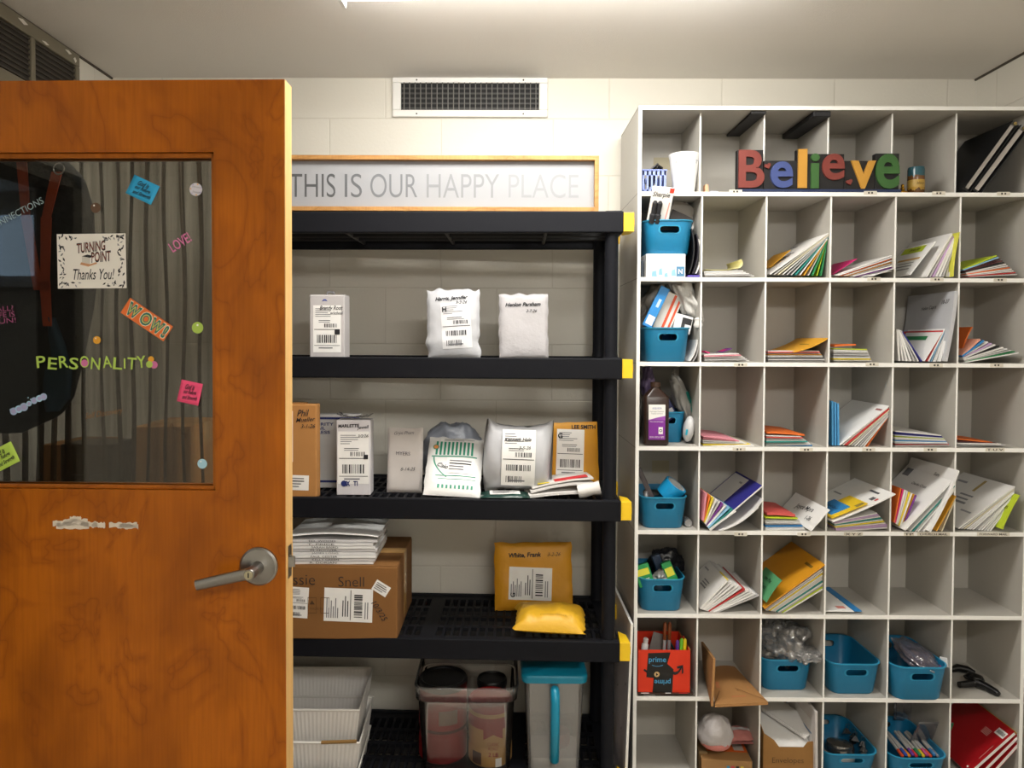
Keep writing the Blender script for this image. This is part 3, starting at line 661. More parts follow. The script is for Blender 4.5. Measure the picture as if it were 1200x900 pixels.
def pillow_mesh(b, w, h, fy, by, m, ragged=0, seed=0, nu=26, nv=30):
    def e(u, v): return ((u-.5)*w + ragged*nz(v*6+seed, 3)*(2*abs(u-.5))**3, v*h + ragged*(nz(u*6+seed, 9)+.2)*(1 if v > .5 else 0)*(2*abs(v-.5))**4)
    def f(u, v): x, z = e(u, v); return (x, fy((u-.5)*w, v*h)-.0006, z)
    def g(u, v): x, z = e(1-u, v); return (x, by((.5-u)*w, v*h)+.0006, z)
    b.grid(nu, nv, f, m); b.grid(nu, nv, g, m)
    for v in (0, 1): b.add([f(i/nu, v) for i in range(nu+1)] + [g(1-i/nu, v) for i in range(nu+1)], [(i, i+1, nu+2+i, nu+1+i)[::1 if v else -1] for i in range(nu)], m)
    for u in (0, 1): b.add([f(u, j/nv) for j in range(nv+1)] + [g(1-u, j/nv) for j in range(nv+1)], [(j, j+1, nv+2+j, nv+1+j)[::-1 if u else 1] for j in range(nv)], m)
def blob(b, c, r, m, amp=.2, seed=0, n=22, freq=2.0, T=None):
    def fn(u, v):
        a, p = 2*PI*u, PI*(v-.5); d = Vector((math.cos(a)*math.cos(p), math.sin(a)*math.cos(p), math.sin(p)))
        k = 1 + amp*(noise.noise(d*freq+Vector((seed, 0, 0))) + .6*abs(noise.noise(d*freq*2.7+Vector((0, seed, 0)))))
        return (c[0]+r[0]*d.x*k, c[1]+r[1]*d.y*k, c[2]+r[2]*d.z*k)
    return b.grid(n*2, n, fn, m, T)
def mailer(name, label, cat, px, Y, level, t, m, tilt=0, roll=0, seed=0, wr=.004, ragged=0, base=None, parent=None, pz=4, px_=3):
    """a padded or plastic mailer standing at depth Y in the photo box px=(x0,x1,y0,y1)"""
    x0, x1, z0, z1 = fz(px[0], px[1], px[2], px[3], Y); z0 = level if level is not None else z0
    w_, h_ = x1-x0, (z1-z0)/math.cos(tilt)
    o = thing(name, label, cat, ((x0+x1)/2, Y, z0), (-tilt, roll, 0)); fy, by = pillow(w_, h_, t, seed, wr, pz, px_)
    b = B(); pillow_mesh(b, w_, h_, fy, by, m, ragged, seed); b.build('pouch', o, 70)
    return o, w_, h_, fy
ST = [z-.0075 for z in LEV]               # standing heights on the shelf unit
poly_w = pm('#bfc0c4', .38, var=.05, scale=14, bump=.12, bscale=40); bub_w = pm('#b3b0b2', .6, var=.05, bump=.15, bscale=90)
amber = pm('#d5961c', .5, var=.08, scale=14, bump=.12, bscale=60); amber2 = pm('#e3b02a', .45, var=.08, scale=14, bump=.2, bscale=50)
# ------------------------------------------------------------------ framed sign on the top tier
x0, x1, z0, z1 = fz(312, 702, 182.5, 248.5, 2.452); z0 = LEV[0]+.0075
t = thing('framed_sign', 'long white framed sign reading THIS IS OUR HAPPY PLACE on the top shelf', 'sign', ((x0+x1)/2, 2.45, z0), (0, 0, 0))
sw, sh = x1-x0, z1-z0; b = B(); oak = wood('oak_frame', '#b98a52', '#9a6c38', '#a67843', .5, .45, (2, 12, 12))
for (a, c, e, f) in ((-sw/2, sw/2, sh-.0145, sh), (-sw/2, sw/2, 0, .0145), (-sw/2, -sw/2+.014, .0145, sh-.0145), (sw/2-.014, sw/2, .0145, sh-.0145)): b.box(a, c, 0, .032, e, f, oak)
b.build('frame', t, bevel=.001)
b = B(); b.box(-sw/2+.013, sw/2-.013, .021, .026, .013, sh-.013, pm('#9a9b9e', .8, var=.01, spec=.1)); b.build('panel', t)
b = B()
for txt, xa, xb, g in (('THIS', 339, 393, '#4f5153'), ('IS', 404, 424, '#5f6165'), ('OUR', 434, 489, '#6c6e72'), ('HAPPY', 500, 585, '#7e8083'), ('PLACE', 596, 678, '#888a8d')):
    p0, p1 = at(xa, 220, 2.47), at(xb, 220, 2.47); b.text(txt, MF(((p0.x+p1.x)/2-t.location.x, .0203, sh*.475)), pm(g, .6, var=.01), w=p1.x-p0.x, h=.079, bold=-.006, res=8)
b.build('lettering', t)
# ------------------------------------------------------------------ second tier
Y = 2.50; x0, x1, z0, z1 = fz(363, 404, 346, 419, Y); z0 = ST[1]
t = thing('parcel_box', 'small white parcel box with barcode label on the second shelf', 'parcel', (x0, Y, z0), (0, 0, -.03)); w_, h_ = x1-x0, z1-z0
b = B(); cw = pm('#bfbbbb', .6, var=.04); b.box(0, w_, 0, .075, 0, h_, cw); b.build('carton_body', t, bevel=.003)
b = B(); b.box(.001, w_-.001, .003, .073, h_, h_+.002, cw); b.tube([(w_*.42, .03, h_), (w_*.45, .03, h_+.012), (w_*.62, .03, h_+.012), (w_*.66, .03, h_)], .003, DIM, 6); b.build('top_flap', t)
b = B(); shiplabel(b, w_*.5, h_*.47, w_*.8, h_*.74, style=0, seed=3); b.poly([(w_*.72, h_*.38), (w_*.87, h_*.38), (w_*.87, h_*.46), (w_*.72, h_*.46)], INK, MF((0, -.002, 0))); b.build('shipping_label', t)
b = B(); scrawl(b, 'Brandy Root', w_*.62, h_*.79, w_*.66, bold=.01, h=h_*.09); scrawl(b, 'w/school', w_*.78, h_*.72, w_*.36, bold=.01, h=h_*.05)
b.poly([(w_*.35, h_*.9), (w_*.4, h_*.935), (w_*.47, h_*.935), (w_*.52, h_*.9), (w_*.43, h_*.915)], pm('#2b3f9a', .5), MF((0, -.0012, 0))); b.build('handwriting', t)
o, w_, h_, fy = mailer('poly_mailer', 'creased white plastic mailer with a long label on the second shelf', 'mailer', (501, 563, 340, 419), 2.52, ST[1], .05, poly_w, .05, -.02, 4, .005, .012)
b = B(); shiplabel(b, .012, h_*.48, w_*.56, h_*.66, .04, 0, fy, 1, 'H', 9, pm('#dcdcde', .5)); b.build('shipping_label', o)
b = B(); scrawl(b, 'Harris, Jennifer', -.004, h_*.87, w_*.62, .06, 0, fy, bold=.03); scrawl(b, '3-2-26', .03, h_*.815, w_*.22, .04, 0, fy, bold=.01); b.build('handwriting', o)
o, w_, h_, fy = mailer('bubble_mailer', 'plain white bubble mailer with handwriting on the second shelf', 'mailer', (585, 643, 345, 419), 2.52, ST[1], .03, bub_w, .05, -.01, 8, .003, .006, pz=8, px_=6)
b = B(); scrawl(b, 'Henlon Parsham', -.002, h_*.84, w_*.72, .02, 0, fy, bold=.03, h=h_*.06); scrawl(b, '3-7-26', w_*.16, h_*.74, w_*.22, 0, 0, fy, bold=.012); b.build('handwriting', o)
# ------------------------------------------------------------------ third tier
Y = 2.44; x0, x1, z0, z1 = fz(300, 371, 474, 580, Y); z0 = ST[2]; w_, h_ = x1-x0, z1-z0
t = thing('cardboard_box', 'upright brown cardboard box with two white labels on the third shelf', 'box', (x0, Y, z0))
b = B(); b.box(0, w_, 0, .05, 0, h_, kraft); b.build('carton_body', t, bevel=.004)
b = B(); b.box(.002, w_*.8, .004, .045, h_, h_+.004, kraft2); b.build('top_flap', t)
b = B(); shiplabel(b, w_*.30, h_*.66, w_*.62, h_*.54, .0, 0, None, 1, None, 5); shiplabel(b, w_*.62, h_*.17, w_*.5, h_*.16, -.03, 0, None, 3, None, 6); b.build('shipping_label', t)
b = B(); scrawl(b, 'Phil', w_*.78, h_*.91, w_*.2, .05, bold=.01, h=h_*.07); scrawl(b, 'Mueller', w_*.82, h_*.84, w_*.32, .08, bold=.008); scrawl(b, '3-1-26', w_*.86, h_*.77, w_*.24, .03, bold=.008); b.build('handwriting', t)
Y = 2.62; x0, x1, z0, z1 = fz(350, 421, 486, 571, Y); z0 = ST[2]; w_, h_ = x1-x0, z1-z0
t = thing('parcel_box', 'white mail box with navy stripe standing behind on the third shelf', 'parcel', (x0, Y, z0))
b = B(); b.box(0, w_, 0, .06, 0, h_, pm('#d3d1cf', .55)); b.build('carton_body', t, bevel=.003)
b = B(); nv = pm('#26306e', .6); b.rect(0, w_, h_*.935, h_*.965, -.0008, nv); b.rect(0, w_, .02, .028, -.0008, nv)
for k, s_ in enumerate(('PRIORITY', 'MAIL', 'EXPRESS')): b.text(s_, MF((w_*(.36-.02*k), -.001, h_*(.87-.055*k))), nv, h=h_*.042, w=w_*(.44 if k == 0 else .2 if k == 1 else .4), bold=.02)
b.build('printed_markings', t)
Y = 2.50; x0, x1, z0, z1 = fz(394.5, 434, 492.5, 569, Y); z0 = ST[2]; w_, h_ = x1-x0, z1-z0
t = thing('parcel_box', 'narrow white parcel box with clear tape torn at the top, third shelf', 'parcel', (x0, Y, z0), (0, 0, .02))
b = B(); b.box(0, w_, 0, .07, 0, h_, pm('#d8d5d8', .55)); b.build('carton_body', t, bevel=.002)
b = B(); shiplabel(b, w_*.5, h_*.5, w_*.92, h_*.7, 0, 0, None, 0, None, 12); b.poly([(w_*.8, h_*.48), (w_*.93, h_*.48), (w_*.93, h_*.54), (w_*.8, h_*.54)], INK, MF((0, -.002, 0))); b.build('shipping_label', t)
b = B(); scrawl(b, 'MARLETTE', w_*.36, h_*.925, w_*.62, .03, bold=.03, shear=.1); scrawl(b, 'Jewell', w_*.78, h_*.9, w_*.36, .1, bold=.015); scrawl(b, '3/2/26', w_*.78, h_*.79, w_*.32, .05, bold=.01)
b.disc(w_*.22, h_*.155, w_*.09, BLUEINK, MF((0, -.0014, 0))); b.text('X', MF((w_*.34, -.0014, h_*.155)), BLUEINK, h=h_*.07, w=w_*.12, bold=.05); b.text('TI', MF((w_*.56, -.0014, h_*.155)), BLUEINK, h=h_*.065, w=w_*.13, bold=.03); b.build('handwriting', t)
cl = clear('clear_film', '#f2f2f2', .16, .12, .5)
b = B(); b.grid(14, 6, lambda u, v: (w_*(-.02+1.06*u), .01+.05*v+.004*nz(u*9, v*5), h_+.006+.014*abs(nz(u*7, v*4, 3))+.012*abs(2*u-1)**4), cl); b.build('clear_tape', t, 180)
o, w_, h_, fy = mailer('paper_mailer', 'plain pale paper mailer with a faded handwritten name, third shelf', 'mailer', (453.5, 495, 502, 564), 2.55, ST[2], .018, pm('#cdc7c3', .65, var=.06, scale=20), .04, .01, 5, .002, .002, pz=9, px_=8)
b = B(); g2 = pm('#54505a', .7); scrawl(b, 'Gryn Pham', -.004, h_*.92, w_*.56, .05, 0, fy, g2, bold=-.004); scrawl(b, 'MYERS', -.006, h_*.61, w_*.4, -.03, 0, fy, g2, bold=.0, shear=0); scrawl(b, '8-14-25', .012, h_*.37, w_*.42, .03, 0, fy, INK, bold=.0); b.build('handwriting', o)
# grey bag lying behind with the green striped mailer on it
grey_p = pm('#80858f', .3, var=.12, scale=9, bump=.5, bscale=22)
b = B(); x0, x1, z0, z1 = fz(490, 567, 500, 565, 2.66); blob(b, (0, 0, .105), ((x1-x0)/2, .075, .112), grey_p, .16, 4, 30, 2.6); o = b.build('plastic_mailer', None, 180)
o.data.transform(Matrix.Scale(1, 4)); zmin = min(v.co.z for v in o.data.vertices); o.data.transform(Matrix.Translation((0, 0, -zmin)))
tag(o, 'bulging grey plastic mailer behind the green striped one', 'mailer', loc=((x0+x1)/2, 2.70, ST[2]))
t, w_, h_, fy = mailer('striped_mailer', 'white mailer with green awning stripes lying tilted on the third shelf', 'mailer', (496, 563, 524, 577), 2.455, ST[2], .03, pm('#e6e6e4', .35, bump=.15, bscale=40), .72, .05, 13, .004, .008)
t.location = at(529, 571, 2.45); t.location.z = ST[2]+.008
b = B(); gr = pm('#178a6c', .45); n0 = len(b.v)
xl, xr = -w_*.42, w_*.40
for i in range(10):
    x = xl+.012+i*(xr-xl-.02)/10; b.grid(1, 6, lambda u, v: (x+u*.0072, 0, h_*(.66+.25*v)), gr)
b.grid(10, 1, lambda u, v: (xl+(xr-xl)*u, 0, h_*(.625+.02*v)), gr); b.grid(10, 1, lambda u, v: (xl+.02+(xr-xl-.02)*u, 0, h_*(.30+.014*v)), gr); b.grid(10, 1, lambda u, v: (xl+.03+(xr-xl-.03)*u, 0, h_*(.25+.008*v)), gr)
for i in range(9): x = xl+.03+i*(xr-xl-.03)/9; b.poly([(x, h_*.1), (x+.007, h_*.1), (x+.007, h_*.16), (x, h_*.16)], gr, MF((0, 0, 0)))
for i in range(8):
    u0, u1 = i/8, (i+1)/8; cx_ = lambda u: (xl+.006+.05*u*u, h_*(.62-.34*u)); p, q = cx_(u0), cx_(u1); b.poly([(p[0], p[1]), (p[0]+.005, p[1]), (q[0]+.005, q[1]), (q[0], q[1])], gr, MF((0, 0, 0)))
b.disc(xl+.012, h_*.8, .011, gr, MF((0, -.0004, 0))); b.disc(xl+.012, h_*.8, .008, pm('#d98a4a', .5), MF((0, -.0008, 0)))
warp(b, n0, lambda x, z: fy(x, z)-.0016); b.build('printed_pattern', t)
b = B(); shiplabel(b, .022, h_*.48, w_*.5, h_*.26, -.03, -.001, fy, 3, None, 2); shiplabel(b, .012, h_*.94, w_*.7, h_*.07, 0, -.001, fy, 3, None, 2); b.build('shipping_label', t)
b = B(); scrawl(b, 'Caio', -w_*.2, h_*.47, w_*.2, -.3, -.001, fy, bold=.01); b.build('handwriting', t)
# bulky white mailer
x0, x1, z0, z1 = fz(567, 645, 492, 566, 2.5); w_, h_ = x1-x0, z1-ST[2]
t = thing('poly_mailer', 'bulky rounded white plastic mailer with gathered ends on the third shelf', 'mailer', ((x0+x1)/2, 2.52, ST[2]), (0, .03, 0))
_q = lambda u: max(0, 1-abs(2*u-1)**6)
def bulk(u, v):
    a = 2*PI*v; e = abs(2*u-1); hh = h_/2*(.84+.16*e**3); q = _q(u)**.5
    k = 1+.05*q*nz(u*7, v*9, 3)+.07*nz(u*3, math.sin(a)*2, 8)*e
    return ((u-.5)*w_+.006*math.sin(a*2+1)*e**6, -(.006+.055*q)*math.sin(a)*k+.006*math.sin(3*a)*e**5, h_/2*(1.0-.03*(1-e))+hh*math.cos(a)*min(k, 1.02)*(1 if math.cos(a) > 0 else .97))
b = B(); b.grid(44, 48, bulk, poly_w)
for u in (0, 1): b.add([bulk(u, k/48) for k in range(48)], [tuple(range(48))[::1 if u else -1]], poly_w)
b.build('pouch', t, 60)
fy = lambda x, z: -(.0075+.058*_q(x/w_+.5)**.5*math.sqrt(max(.02, 1-((z-h_/2)/(h_*.45))**2)))
b = B(); shiplabel(b, .0, h_*.52, w_*.5, h_*.72, 0, -.002, fy, 1, None, 31); b.build('shipping_label', t)
b = B(); scrawl(b, 'Kenneth Hale', -.004, h_*.76, w_*.4, .03, -.003, fy, bold=.02); scrawl(b, '3-5-26', .02, h_*.66, w_*.18, .05, -.003, fy, bold=.0); b.build('handwriting', t)
o, w_, h_, fy = mailer('padded_envelope', 'golden padded envelope with a white label leaning against the shelf post', 'envelope', (644, 703, 496, 566), 2.60, ST[2], .022, amber, .10, -.03, 3, .002, .002, pz=8, px_=6)
b = B(); shiplabel(b, -.012, h_*.55, w_*.55, h_*.7, -.06, 0, fy, 0, 'G', 41); b.build('shipping_label', o)
b = B(); scrawl(b, 'LEE SMITH', w_*.22, h_*.93, w_*.48, -.03, 0, fy, bold=.03, shear=0); b.build('handwriting', o)
t = thing('bundled_mail', 'white bundle of folded mail with a red strip lying on the third shelf', 'mail bundle', at(662, 575, 2.455)); t.location.z = ST[2]+.002; t.rotation_euler = (0, 0, .1)
pwm = pm('#e3e0dc', .55, var=.04, bump=.1, bscale=50)
def sheetpart(name, L_, D_, t_, m, T, bend=0, par=None, sol=None):
    b = B(); nu = 10
    def top(u, v): return (u*L_, v*D_, bend*4*u*(1-u)+.002*nz(u*4, v*3, L_*50))
    b.grid(nu, 4, top, m, T); b.grid(nu, 4, lambda u, v: tuple(Vector(top(1-u, v))-Vector((0, 0, t_))), m, T)
    for v in (0, 1): b.add([top(i/nu, v) for i in range(nu+1)] + [tuple(Vector(top(i/nu, v))-Vector((0, 0, t_))) for i in range(nu+1)], [(i, nu+1+i, nu+2+i, i+1)[::1 if v == 0 else -1] for i in range(nu)], m, T)
    for u in (0, 1): b.add([top(u, j/4) for j in range(5)] + [tuple(Vector(top(u, j/4))-Vector((0, 0, t_))) for j in range(5)], [(j, 5+j, 6+j, j+1)[::-1 if u == 0 else 1] for j in range(4)], m, T)
    return b.build(name, par)
RY_ = lambda a, p: Matrix.Translation(p) @ Matrix.Rotation(-a, 4, 'Y')
sheetpart('mail_piece', .235, .11, .008, pwm, RY_(.04, (-.125, 0, .012)), .004, t)
sheetpart('mail_piece', .22, .12, .007, pm('#d9d6d3', .6), RY_(.12, (-.115, .012, .024)), .008, t)
sheetpart('mail_piece', .215, .12, .006, pwm, RY_(.14, (-.11, .02, .036)), .006, t)
b = B(); b.box(.0, .115, .022, .06, 0, .0012, pm('#c8202a', .5), RY_(.14, (-.03, 0, .0535))); b.box(-.06, -.02, .02, .03, 0, .0012, pm('#e8d23a', .5), RY_(.14, (-.03, 0, .0535))); b.build('red_strip', t)
b = B(); b.lathe([(.022, 0), (.024, .02), (.02, .05), (.024, .075)], pwm, 16, Matrix.Translation((.045, -.004, .024)) @ Matrix.Rotation(1.35, 4, 'Y') @ Matrix.Rotation(.2, 4, 'X')); b.build('rolled_piece', t, 40)
x0, x1, z0, z1 = fz(563, 621, 566, 586, 2.44)
t = thing('flat_package', 'flat dark green plastic package with a white label at the front edge', 'mailer', ((x0+x1)/2, 2.415, ST[2]+.0006), (0, 0, .02))
b = B(); dg_ = pm('#173a33', .25, var=.2, bump=.4, bscale=30); fy, by = pillow(x1-x0, .085, .022, 6, .003)
pillow_mesh(b, x1-x0, .085, fy, by, dg_, .003, 2, 20, 14); o = b.build('pouch', t, 70); o.rotation_euler = (-PI/2, 0, 0); o.location = (0, 0, .0115)
b = B(); shiplabel(b, .0, .042, (x1-x0)*.62, .06, .02, 0, fy, 3, None, 8); o = b.build('shipping_label', t); o.rotation_euler = (-PI/2, 0, 0); o.location = (0, 0, .0115)
# ------------------------------------------------------------------ fourth tier
Y = 2.425; x0, x1, z0, z1 = fz(270, 466, 664, 743, Y); z0 = ST[3]; w_, h_ = x1-x0, z1-z0
t = thing('cardboard_box', 'large brown cardboard box with shipping labels on the fourth shelf', 'box', (x0, Y, z0), (0, 0, -.01))
b = B(); kb = pm('#84592a', .8, var=.08, scale=9); b.box(0, w_, 0, .37, 0, h_, kb); b.build('carton_body', t, bevel=.004)
b = B(); b.box(.002, w_-.002, .002, .184, h_, h_+.003, kb); b.box(.002, w_-.002, .187, .368, h_, h_+.003, kb); b.build('top_flap', t)
b = B(); b.box(w_-.001, w_+.0008, .155, .215, .02, h_+.0035, tapem); b.box(0, w_, .155, .215, h_+.003, h_+.0036, tapem); b.build('packing_tape', t)
X = lambda px: at(px, 700, Y).x-x0
Zq = lambda py: at(400, py, Y).z-z0
b = B(); shiplabel(b, X(408.5), Zq(708.5), X(437)-X(380), Zq(689)-Zq(728), -.03, 0, None, 2, None, 15); b.build('shipping_label', t)
b = B(); shiplabel(b, X(350), Zq(706), X(361)-X(338), Zq(688)-Zq(724), -.06, 0, None, 1, 'G', 16); b.build('shipping_label', t)
b = B(); shiplabel(b, X(447), Zq(688.5), X(456)-X(437), Zq(682)-Zq(695), -.55, 0, None, 3, None, 17); b.build('small_label', t)
b = B(); scrawl(b, 'Jessie', X(349), Zq(681), X(367)-X(326), 0, bold=-.012, shear=0); scrawl(b, 'Snell', X(412), Zq(681), X(427)-X(397), 0, bold=-.012, shear=0); scrawl(b, '10/3/25', X(445), Zq(715), X(456)-X(437)+.02, -1.0, bold=.0, shear=.2, h=.02); b.build('handwriting', t)
b = B()
for xa in (365, 380):
    xx = X(xa)
    for (a, c, e, f) in ((xx-.012, xx+.018, .088, .09), (xx-.012, xx+.018, .14, .142), (xx-.012, xx-.0105, .088, .142), (xx+.0165, xx+.018, .088, .142)): b.rect(a, c, e, f, -.0008, pm('#5f3f1b', .8))
b.prism([(X(365)-.006, .118), (X(365)+.003, .132), (X(365)+.012, .118)], .0006, .0009, pm('#4a3014', .8), MF((0, 0, 0))); b.text('MADE IN', MF((X(371), -.0009, Zq(713))), pm('#5f3f1b', .8), h=.008); b.build('printed_markings', t)
zt = z0+h_+.0036
nm = 9
for k in range(nm):
    yy = 2.43+.006*rnd.random(); xr_ = at(438+rnd.uniform(-5, 4) if k < nm-1 else 443, 655, yy).x; th = .0105 if k < nm-1 else .004
    L_ = xr_+.72; o = sheetpart('magazine', L_, .24, .0085 if k < nm-1 else .0025, pm(('#e4e3e2', '#d6d5d6', '#eeeeec')[k % 3], .45), Matrix(), .0 if k < nm-1 else .010)
    tag(o, 'topmost grey magazine curling above the stack on the large brown box' if k == nm-1 else 'white mailed catalogue stacked flat on the large brown box', 'magazine', None if k == nm-1 else 'catalogues on the brown box', loc=(-.72, yy, zt+.0105*k+.0095+(0.0 if k < nm-1 else .002)))
    if k < nm-1:
        for q in range(1):
            b = B(); b.text(('R. DORIAN', 'KELLY GREEN', 'PAUL GEISTER', 'JAMES LONG', 'M. HOOVER', 'SARAH BAIRD', 'T. PRICE', 'ED. WOOD')[k], MF((at(378+rnd.uniform(-3, 4), 655, yy).x+.72, -.0006, -.0042)), INK, h=.0062, w=.09); b.build('edge_lettering', o)
o, w_, h_, fy = mailer('padded_envelope', 'large golden padded envelope leaning back on the fourth shelf', 'envelope', (580, 672, 640, 706), 2.70, ST[3], .04, amber, .18, -.02, 17, .006, .008)
b = B(); shiplabel(b, -.012, h_*.40, w_*.55, h_*.48, -.05, 0, fy, 2, 'G', 51); b.build('shipping_label', o)
b = B(); scrawl(b, 'White, Frank', -.03, h_*.82, w_*.42, .02, 0, fy, bold=.03, shear=.15); scrawl(b, '3-2-26', w_*.27, h_*.83, w_*.17, .02, 0, fy, bold=-.003); b.build('handwriting', o)
x0, x1, z0, z1 = fz(603, 684, 703, 747, 2.5)
t = thing('padded_pouch', 'plump yellow padded pouch lying in front of the golden envelope', 'mailer', ((x0+x1)/2, 2.43, ST[3]+.026), (-PI/2+.12, .03, -.05))
b = B(); fy, by = pillow(x1-x0, .17, .09, 9, .016, 3, 4); pillow_mesh(b, x1-x0, .17, fy, lambda x, z: min(by(x, z)*.5, .02), amber2, .02, 5); b.build('pouch', t, 70)
b = B(); yd = pm('#a87c14', .6); scrawl(b, 'PADDED MAILER', .01, .035, .09, 0, 0, fy, yd, bold=-.01, shear=0, h=.006); scrawl(b, 'RECYCLE ME', .0, .12, .07, 0, 0, fy, yd, bold=-.01, shear=0, h=.005); b.build('printed_markings', t)
# ------------------------------------------------------------------ lowest tier
tote_m = clear('corrugated_plastic', '#e9e7e2', .82, .4, .2)
tote_m = pm('#f1eee9', .45, var=.04, scale=8); brn = pm('#8d6a35', .6)
def tote(loc, label, w_=.36, d_=.26, h_=.2, txt=None):
    t = thing('mail_tote', label, 'mail tote', loc, (0, 0, .0), 'stacked mail totes'); 
    def wall(p, q, n, name):     # corrugated panel between two bottom/top edges
        b = B(); k = max(8, int((Vector(p[0])-Vector(p[1])).length/.006))
        nn = Vector(n)
        b.grid(k, 6, lambda u, v: Vector(p[0]).lerp(Vector(p[1]), u).lerp(Vector(q[0]).lerp(Vector(q[1]), u), v) + nn*(.0005*(-1)**int(round(u*k))), tote_m); return b.build(name, t, solid=.003)
    i = .03
    wall(((-w_+i, i, 0), (-i, i, 0)), ((-w_, 0, h_), (0, 0, h_)), (0, -1, 0), 'front_panel'); wall(((-w_+i, d_-i, 0), (-i, d_-i, 0)), ((-w_, d_, h_+.03), (0, d_, h_+.03)), (0, 1, 0), 'back_panel')
    wall(((-i, i, 0), (-i, d_-i, 0)), ((0, 0, h_), (0, d_, h_+.03)), (1, 0, 0), 'side_panel'); wall(((-w_+i, i, 0), (-w_+i, d_-i, 0)), ((-w_, 0, h_), (-w_, d_, h_+.03)), (-1, 0, 0), 'side_panel')
    b = B(); b.box(-w_+i, -i, i, d_-i, 0, .003, tote_m); b.build('bottom_panel', t)
    b = B(); b.tube([(-w_, 0, h_), (0, 0, h_), (0, d_, h_+.03), (-w_, d_, h_+.03), (-w_, 0, h_)], .005, pm('#e6e3dc', .4), 6); b.build('rim', t)
    if txt:
        b = B(); b.text(txt, MF((-.10, .004, h_-.022)), INK, h=.014, w=.1, bold=.03); b.disc(-.03, h_-.02, .007, INK, MF((0, .004, 0))); b.build('lettering', t)
        b = B(); b.tube([(-.13, -.003, h_+.003), (-.01, -.003, h_+.008)], .006, brn, 8); b.build('brown_edge', t)
    return t
TX = at(420, 832, 2.47).x
zt1 = at(400, 835, 2.47).z
tote((TX, 2.485, zt1-.2), 'white corrugated plastic mail tote on top of its nested stack')
tote((TX+.008, 2.45, zt1-.2-.095), 'white corrugated mail tote lettered PRIVATE USE in the middle of the stack', txt='PRIVATE USE')
tote((TX+.004, 2.42, zt1-.2-.19), 'white corrugated mail tote at the bottom of the nested stack')
# clear bin with tubs
clearp = clear('clear_plastic', '#a39c99', .04, .1, .02)
x0, x1, z0, z1 = fz(486, 606, 808, 920, 2.44); z0 = ST[4]; w_ = x1-x0; h_ = at(545, 808, 2.44).z-z0; d_ = .30; cxb = (x0+x1)/2
def rrect(w, d, r, n=6):
    pts = []
    for (cx_, cy_, a0) in ((w/2-r, -d/2+r, -PI/2), (w/2-r, d/2-r, 0), (-w/2+r, d/2-r, PI/2), (-w/2+r, -d/2+r, PI)):
        pts += [(cx_+r*math.cos(a0+PI/2*k/n), cy_+r*math.sin(a0+PI/2*k/n)) for k in range(n+1)]
    return pts
def loft(b, loops, m, capb=True, capt=False):
    n = len(loops[0]); vs = [p for l in loops for p in l]; fs = []
    for j in range(len(loops)-1):
        for i in range(n): fs.append((j*n+i, j*n+(i+1) % n, (j+1)*n+(i+1) % n, (j+1)*n+i))
    if capb: fs.append(tuple(range(n))[::-1])
    if capt: fs.append(tuple(range((len(loops)-1)*n, len(loops)*n)))
    return b.add(vs, fs, m)
def lp(w, d, r, z): return [(x, y, z) for x, y in rrect(w, d, r)]
t = thing('clear_bin', 'open clear plastic bin holding three coffee tubs on the lowest shelf', 'storage bin', (cxb, 2.44+d_/2, z0+.0005))
b = B(); loft(b, [lp(w_*.86, d_*.86, .03, 0), lp(w_*.95, d_*.96, .035, h_-.05), lp(w_*.96, d_*.97, .035, h_-.048)], clearp); b.build('bin_body', t, 50, solid=.002)
b = B(); loft(b, [lp(w_, d_, .04, h_-.045), lp(w_*1.03, d_*1.03, .045, h_), lp(w_*.99, d_*.99, .04, h_+.003)], clear('clear_rim', '#e2dedb', .12, .12, .4), False); b.build('bin_rim', t, 50, solid=.0025)
b = B(); b.grid(12, 3, lambda u, v: ((u-.5)*w_*.52, -d_/2-.006-.002*v, h_-.045-.018*v*(1-(2*u-1)**2)), clearp); b.build('grip', t, solid=.002)
def tub(loc, r, h, body, lid, label, band=None, art=None, capm=None):
    o = thing('coffee_tub', label, 'tub', loc); b = B()
    b.lathe([(r*.93, 0), (r, .006), (r, h*.30), (r*.965, h*.33), (r*.965, h*.40), (r, h*.43), (r, h*.9), (r*.96, h*.93), (r*.93, h)], body, 40); b.build('tub_body', o, 40)
    b = B(); b.lathe([(r*1.0, h-.004), (r*1.02, h), (r*1.02, h+.018), (r*.96, h+.024), (r*.9, h+.022), (r*.85, h+.018), (0, h+.018)], lid, 40); b.build('lid', o, 40)
    if band: b = B(); b.lathe([(r*1.004, h*.70), (r*1.006, h*.72), (r*1.006, h*.9), (r*1.0, h*.905)], band, 40); b.build('shoulder_band', o, 40)
    if art: art(B(), o, r, h)
    return o
redp = pm('#8f0c12', .3); blk = pm('#0f0f10', .35); crm = pm('#b88f52', .4)
def art1(b, o, r, h):
    b.grid(8, 4, lambda u, v: (r*1.004*math.sin(-.1+.8*u), -r*1.004*math.cos(-.1+.8*u), h*(.55+.2*v)), pm('#7d6152', .5)); b.build('label_picture', o)
    b = B(); b.lathe([(r*1.003, h*.43), (r*1.003, h*.47)], pm('#54080c', .5), 40); b.build('dark_band', o)
